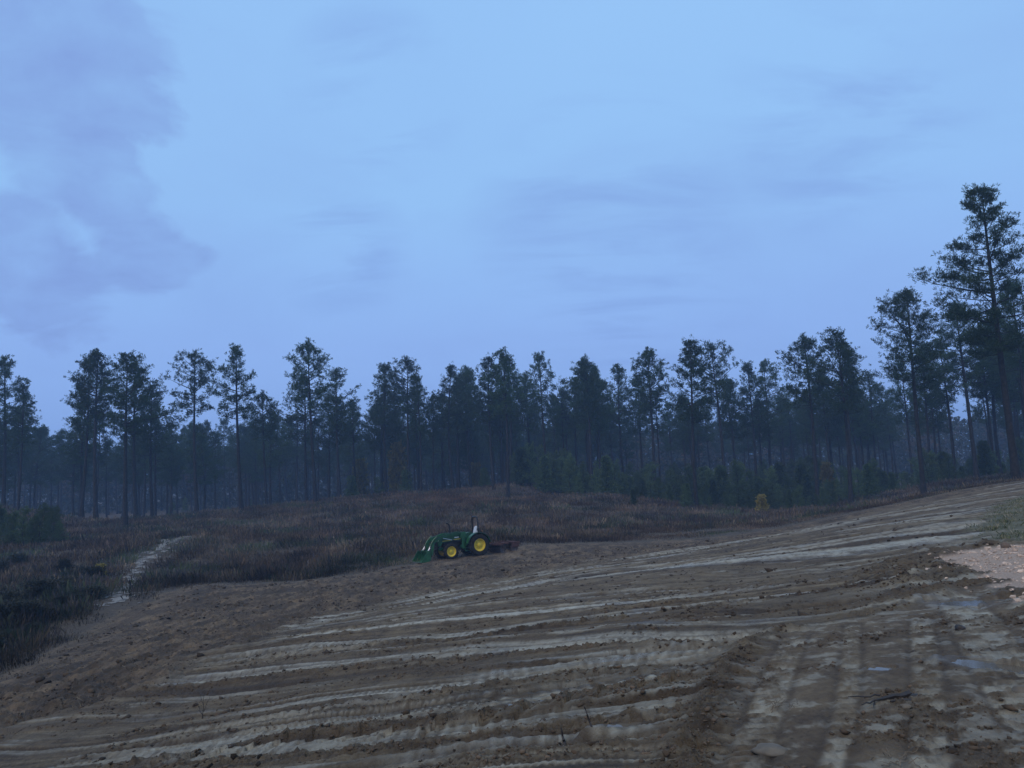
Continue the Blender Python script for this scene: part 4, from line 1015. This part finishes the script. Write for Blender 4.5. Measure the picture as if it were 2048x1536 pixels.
    for sd_ in (-1, 1):
        st_ = MB().bar((0.62, sd_ * 0.52, 0.85), (0.62, sd_ * 0.52, 0.42), 0.03, 0.05)
        st_.bar((0.92, sd_ * 0.52, 0.85), (0.92, sd_ * 0.52, 0.42), 0.03, 0.05)
        for zz_ in (0.45, 0.63, 0.82): st_.box((0.77, sd_ * 0.55, zz_), (0.32, 0.16, 0.03), bev=0.008)
        st_.build('step', GREEN, T)
    # loader
    ld = T
    mast = MB()
    for sd_ in (-1, 1):
        mast.bar((1.02, sd_ * 0.50, 0.62), (1.02, sd_ * 0.50, 1.70), 0.10, 0.24, 0.02); mast.box((1.02, sd_ * 0.38, 0.78), (0.34, 0.32, 0.18), bev=0.02)
        mast.prism([(0.82, 1.30), (0.84, 1.74), (1.18, 1.76), (1.24, 1.34)], sd_ * 0.44, sd_ * 0.57, 0.01)
    mast.build('mast', GREEN, ld)
    for sd_ in (-1, 1):
        y0, y1 = (sd_ * 0.455, sd_ * 0.555)
        am = MB().prism([(0.90, 1.66), (0.95, 1.76), (2.2, 1.74), (3.05, 1.52), (3.36, 1.28), (3.50, 0.52), (3.44, 0.38), (3.34, 0.42), (3.18, 1.20), (2.90, 1.40), (2.1, 1.58)], y0, y1, 0.012).build('loader_arm', GREEN, ld)
        MB().pipe([(1.22, sd_ * 0.505, 1.12), (1.85, sd_ * 0.505, 1.28)], 0.045, 8).build('lift_cylinder', BLACK, am)
        MB().pipe([(1.85, sd_ * 0.505, 1.28), (2.5, sd_ * 0.505, 1.46)], 0.022, 8).build('cylinder_rod', STEEL, am)
        MB().pipe([(2.95, sd_ * 0.505, 1.66), (3.28, sd_ * 0.505, 1.36), (3.50, sd_ * 0.505, 1.02)], 0.040, 8).build('tilt_cylinder', GREEN, am)
        MB().pipe([(3.50, sd_ * 0.505, 1.02), (3.72, sd_ * 0.505, 0.66)], 0.020, 8).build('cylinder_rod', STEEL, am)
        MB().pipe([(1.3, sd_ * 0.58, 1.74), (2.2, sd_ * 0.58, 1.78), (3.0, sd_ * 0.575, 1.53), (3.3, sd_ * 0.575, 1.24)], 0.012, 6).build('hydraulic_hose', BLACK, am)
        MB().bar((3.50, sd_ * 0.505, 0.92), (3.70, sd_ * 0.505, 0.70), 0.12, 0.08).build('link_plate', STEEL, am)
    MB().pipe([(2.95, -0.50, 1.33), (2.95, 0.50, 1.33)], 0.055, 10).build('cross_tube', GREEN, ld)
    bk = MB(); Wb = 0.93
    prof = [(4.42, 0.03), (3.85, 0.03), (3.68, 0.14), (3.62, 0.34), (3.66, 0.56), (3.78, 0.70), (3.90, 0.74)]
    inn = [(4.42, 0.045), (3.87, 0.055), (3.71, 0.16), (3.655, 0.345), (3.69, 0.545), (3.80, 0.675), (3.90, 0.71)]
    bk.prism(prof + inn[::-1], -Wb, Wb)
    for sd_ in (-1, 1): bk.prism([(4.36, 0.05), (3.86, 0.05), (3.70, 0.15), (3.64, 0.34), (3.68, 0.55), (3.79, 0.69), (3.90, 0.72)], sd_ * (Wb - 0.02), sd_ * (Wb + 0.012))
    bq = bk.build('bucket', GREEN, ld)
    MB().box((4.40, 0, 0.035), (0.14, 1.9, 0.022), bev=0.004).build('cutting_edge', DISC, bq)
    br = MB()
    for sd_ in (-1, 1): br.prism([(3.52, 0.30), (3.52, 0.72), (3.70, 0.78), (3.80, 0.70), (3.66, 0.30)], sd_ * 0.44, sd_ * 0.57, 0.008)
    br.build('bucket_bracket', GREEN, ld)
    hm = MB()
    for sd_ in (-1, 1): hm.bar((-0.35, sd_ * 0.28, 0.55), (-1.10, sd_ * 0.36, 0.45), 0.05, 0.07)
    hm.bar((-0.35, 0, 0.98), (-1.10, 0, 0.92), 0.04, 0.05); hm.build('hitch_arms', BLACK, T)
    return T
def make_harrow():
    Hh = empty('disc_harrow'); tag(Hh, 'rusty red disc harrow hitched behind the green tractor', 'harrow')
    fr = MB()
    for yy in (-0.55, 0.55): fr.bar((-1.30, yy, 0.62), (-3.15, yy, 0.62), 0.08, 0.10)
    for xx in (-1.32, -2.2, -3.12): fr.bar((xx, -1.02, 0.625), (xx, 1.02, 0.625), 0.082, 0.104)
    fr.build('frame', RUST, Hh)
    MB().bar((-1.30, -0.40, 0.60), (-1.16, 0, 1.12), 0.05, 0.06).bar((-1.30, 0.40, 0.60), (-1.16, 0, 1.12), 0.05, 0.06).bar((-1.16, 0, 1.10), (-2.2, 0, 0.66), 0.045, 0.05).build('hitch_frame', RUST, Hh)
    for gx, sg_, ang in ((-1.62, 1, 0.24), (-1.62, -1, -0.24), (-2.75, 1, -0.24), (-2.75, -1, 0.24)):
        e = bpy.data.objects.new('disc_gang', None); link(e, Hh); e.location = (gx, sg_ * 0.58, 0.30); e.rotation_euler = (0, 0, ang)
        MB().pipe([(0, -0.52, 0), (0, 0.52, 0)], 0.028, 8).bar((0, -0.30, 0), (0, -0.30, 0.30), 0.05, 0.06).bar((0, 0.30, 0), (0, 0.30, 0.30), 0.05, 0.06).bar((0, -0.5, 0.26), (0, 0.5, 0.26), 0.07, 0.07).build('axle_beam', RUST, e)
        d0 = None
        for k in range(6):
            if d0 is None:
                q = MB(); c_ = 0.045; q.lathe([(0.285, 0.0), (0.20, -c_ * 0.55), (0.10, -c_), (0.001, -c_ - 0.005)], (0, 0, 0), 24); q.lathe([(0.285, 0.008), (0.20, 0.008 - c_ * 0.55), (0.10, 0.008 - c_), (0.001, 0.003 - c_)], (0, 0, 0), 24)
                d0 = q.build('disc', DISC, e); o = d0
            else: o = bpy.data.objects.new('disc', d0.data); link(o, e)
            o.location = (0, -0.48 + 0.19 * k, 0)
    for sd_ in (-1, 1): MB().box((-2.72, sd_ * 1.10, 0.52), (0.62, 0.03, 0.38), bev=0.005).bar((-2.45, sd_ * 0.55, 0.70), (-2.72, sd_ * 1.09, 0.68), 0.04, 0.04).build('side_shield', RUST, Hh)
    return Hh
def seat_on_ground(obs, px, py, heading):
    p = hit(px, py); c, s_ = math.cos(heading), math.sin(heading)
    loc = lambda lx, ly: (p[0] + lx * c - ly * s_, p[1] + lx * s_ + ly * c)
    q = [(0, -0.8), (0, 0.8), (2.12, -0.78), (2.12, 0.78)]; w = np.array([loc(*k) for k in q]); h = gz(w[:, 0], w[:, 1])
    zr = (h[0] + h[1]) / 2; zf = (h[2] + h[3]) / 2; zl = (h[1] + h[3]) / 2; zr_ = (h[0] + h[2]) / 2
    xv = Vector((c * 2.12, s_ * 2.12, zf - zr)).normalized(); yv = Vector((-s_ * 1.58, c * 1.58, zl - zr_)).normalized()
    zv = xv.cross(yv).normalized(); yv = zv.cross(xv)
    M4 = Matrix(((xv.x, yv.x, zv.x, p[0]), (xv.y, yv.y, zv.y, p[1]), (xv.z, yv.z, zv.z, zr - 0.03), (0, 0, 0, 1)))
    for o in obs: o.matrix_world = M4
TR = make_tractor(); HR = make_harrow()
seat_on_ground([TR, HR], 949.5, 1110, math.pi + R(28))

# ------------------------------------------------------------------ single things lying in the mud
STONE = plain('pale_stone', (0.125, 0.102, 0.074), 0.8, var=0.2, scale=12)
WOOD = plain('dark_wet_wood', (0.028, 0.020, 0.016), 0.6, var=0.35, scale=20)
DRY = plain('dry_stalk', (0.16, 0.125, 0.085), 0.9, var=0.2)
def rock(px, py, s3, label, mat=STONE, rot=0.0, name='stone', cat='stone'):
    p = hit(px, py); z = gz(p[0], p[1])[0]; bm = bmesh.new(); bmesh.ops.create_icosphere(bm, subdivisions=3, radius=1.0)
    g_ = random.Random(px); o1, o2 = g_.random() * 50, g_.random() * 50
    for v in bm.verts:
        k = 1 + 0.35 * float(pn(np.array([v.co.x * 1.2 + o1]), np.array([v.co.y * 1.2 + v.co.z + o2]), 2)[0]) + 0.12 * float(pn(np.array([v.co.x * 4 + o2]), np.array([v.co.y * 4 + v.co.z * 3 + o1]), 3)[0])
        v.co = Vector((v.co.x * s3[0] * k, v.co.y * s3[1] * k, v.co.z * s3[2] * k))
    me = bpy.data.meshes.new(name); bm.to_mesh(me); bm.free(); me.materials.append(mat); me.polygons.foreach_set('use_smooth', [True] * len(me.polygons))
    o = link(bpy.data.objects.new(name, me)); o.location = (p[0], p[1], z + s3[2] * 0.35); o.rotation_euler = (0, 0, rot); tag(o, label, cat)
rock(1542, 1500, (0.115, 0.10, 0.035), 'flat pale slab of clay lying in the haul way mud', rot=-0.5)
rock(1812, 1411, (0.040, 0.03, 0.02), 'small tan stone below the dark rotten branch')
rock(2044, 1378, (0.07, 0.06, 0.04), 'rounded tan stone beside the long puddle in the wheel rut')
rock(1920, 1258, (0.05, 0.05, 0.04), 'lone black lump of wood on the open mud', WOOD, name='wood_lump', cat='wood')
rock(1833, 1389, (0.055, 0.03, 0.02), 'short charred chunk beside the dark rotten branch', WOOD, name='wood_chunk', cat='wood')
rock(2012, 1098, (0.10, 0.09, 0.09), 'brown stone on the upper edge of the gravel', plain('brown_stone', (0.13, 0.09, 0.065), 0.85))
def sticks(px, py, specs, name, label, cat, part, mat=WOOD):
    p = hit(px, py); z = gz(p[0], p[1])[0]; e = empty(name, (p[0], p[1], z)); tag(e, label, cat)
    for (a, b, r) in specs:
        n = 6; pts_ = [np.array(a) + (np.array(b) - np.array(a)) * k / n + np.array([0, random.gauss(0, 0.008), random.gauss(0, 0.006)]) * (0 < k < n) for k in range(n + 1)]
        V, Fc = [], []; tube(pts_, [r * (1 - 0.6 * k / n) for k in range(n + 1)], 6, V, Fc)
        me = bpy.data.meshes.new(part); me.from_pydata([tuple(v) for v in V], [], Fc); me.materials.append(mat); link(bpy.data.objects.new(part, me), e)
sticks(1795, 1392, [((0.10, 0.02, 0.03), (-0.16, -0.05, 0.02), 0.030), ((0.08, -0.06, 0.02), (-0.10, -0.10, 0.02), 0.020), ((-0.10, -0.02, 0.03), (-0.33, -0.14, 0.02), 0.010), ((-0.12, 0.02, 0.03), (-0.36, 0.02, 0.03), 0.008), ((-0.05, 0.05, 0.02), (0.12, 0.10, 0.02), 0.010), ((-0.2, -0.05, 0.02), (-0.28, -0.22, 0.02), 0.006)], 'rotten_branch', 'dark rotten branch with twigs lying on the brown mud', 'branch', 'stick')
sticks(1130, 1470, [((0, 0, -0.03), (-0.03, 0.02, 0.13), 0.016), ((0.02, 0, -0.02), (-0.07, -0.02, 0.03), 0.016)], 'stump_spike', 'dark splintered spike with side root beside the small round puddle', 'stump', 'splinter')
sticks(1181, 1463, [((0.02, 0, -0.03), (-0.04, 0.02, 0.15), 0.010)], 'stalk_stub', 'thin dark leaning stalk behind the small round puddle', 'stalk', 'splinter')
sticks(405, 1435, [((0, 0, 0), (0.02, 0, 0.34), 0.006), ((0.01, 0, 0.10), (0.10, 0.02, 0.30), 0.005), ((0, 0, 0.05), (-0.10, 0, 0.26), 0.005), ((0.01, 0, 0.2), (-0.05, 0, 0.38), 0.004)], 'dead_weed', 'bare dead weed standing alone on the pale mud', 'weed', 'stem')
for k_, (px, py, lb) in enumerate(((1565, 1415, 'tangle of pale dry stalks in the brown haul way mud'), (1790, 1525, 'little tuft of pale broken stalks low in the haul way'), (1730, 1232, 'dry stalks scattered along the head of the haul way'), (295, 1312, 'single pale bent straw on the tilled slope below the path'))):
    g_ = random.Random(k_); n_ = 1 if k_ == 3 else 12
    S_ = []
    for q in range(n_):
        a = g_.random() * 6.28; l = g_.uniform(0.05, 0.13) * (1.6 if k_ == 3 else 1); o_ = (g_.gauss(0, 0.07), g_.gauss(0, 0.07))
        S_.append(((o_[0], o_[1], 0.005), (o_[0] + l * math.cos(a), o_[1] + l * math.sin(a), 0.01 + g_.uniform(0.0, 0.08) + (0.25 if k_ == 3 else 0)), 0.0035 if k_ < 3 else 0.007))
    sticks(px, py, S_, 'dry_stalks', lb, 'stalks', 'stalk', DRY)

# ------------------------------------------------------------------ haze
bm = bmesh.new(); bmesh.ops.create_cube(bm, size=1.0)
bmesh.ops.transform(bm, matrix=Matrix.Translation((0, 0, 8)) @ Matrix.Diagonal((10400, 10400, 50, 1)), verts=bm.verts)
me = bpy.data.meshes.new('haze'); bm.to_mesh(me); bm.free()
hm_ = bpy.data.materials.new('haze'); hm_.use_nodes = True; t_ = hm_.node_tree
for n_ in list(t_.nodes): t_.nodes.remove(n_)
vo = t_.nodes.new('ShaderNodeVolumePrincipled'); vo.inputs['Color'].default_value = (0.40, 0.60, 0.93, 1); vo.inputs['Density'].default_value = 0.0008
vo.inputs['Anisotropy'].default_value = 0.0
ou = t_.nodes.new('ShaderNodeOutputMaterial'); t_.links.new(vo.outputs[0], ou.inputs['Volume'])
me.materials.append(hm_)
tag(link(bpy.data.objects.new('haze', me)), 'thin blue evening haze filling the air over the wood', 'haze', None, 'stuff')
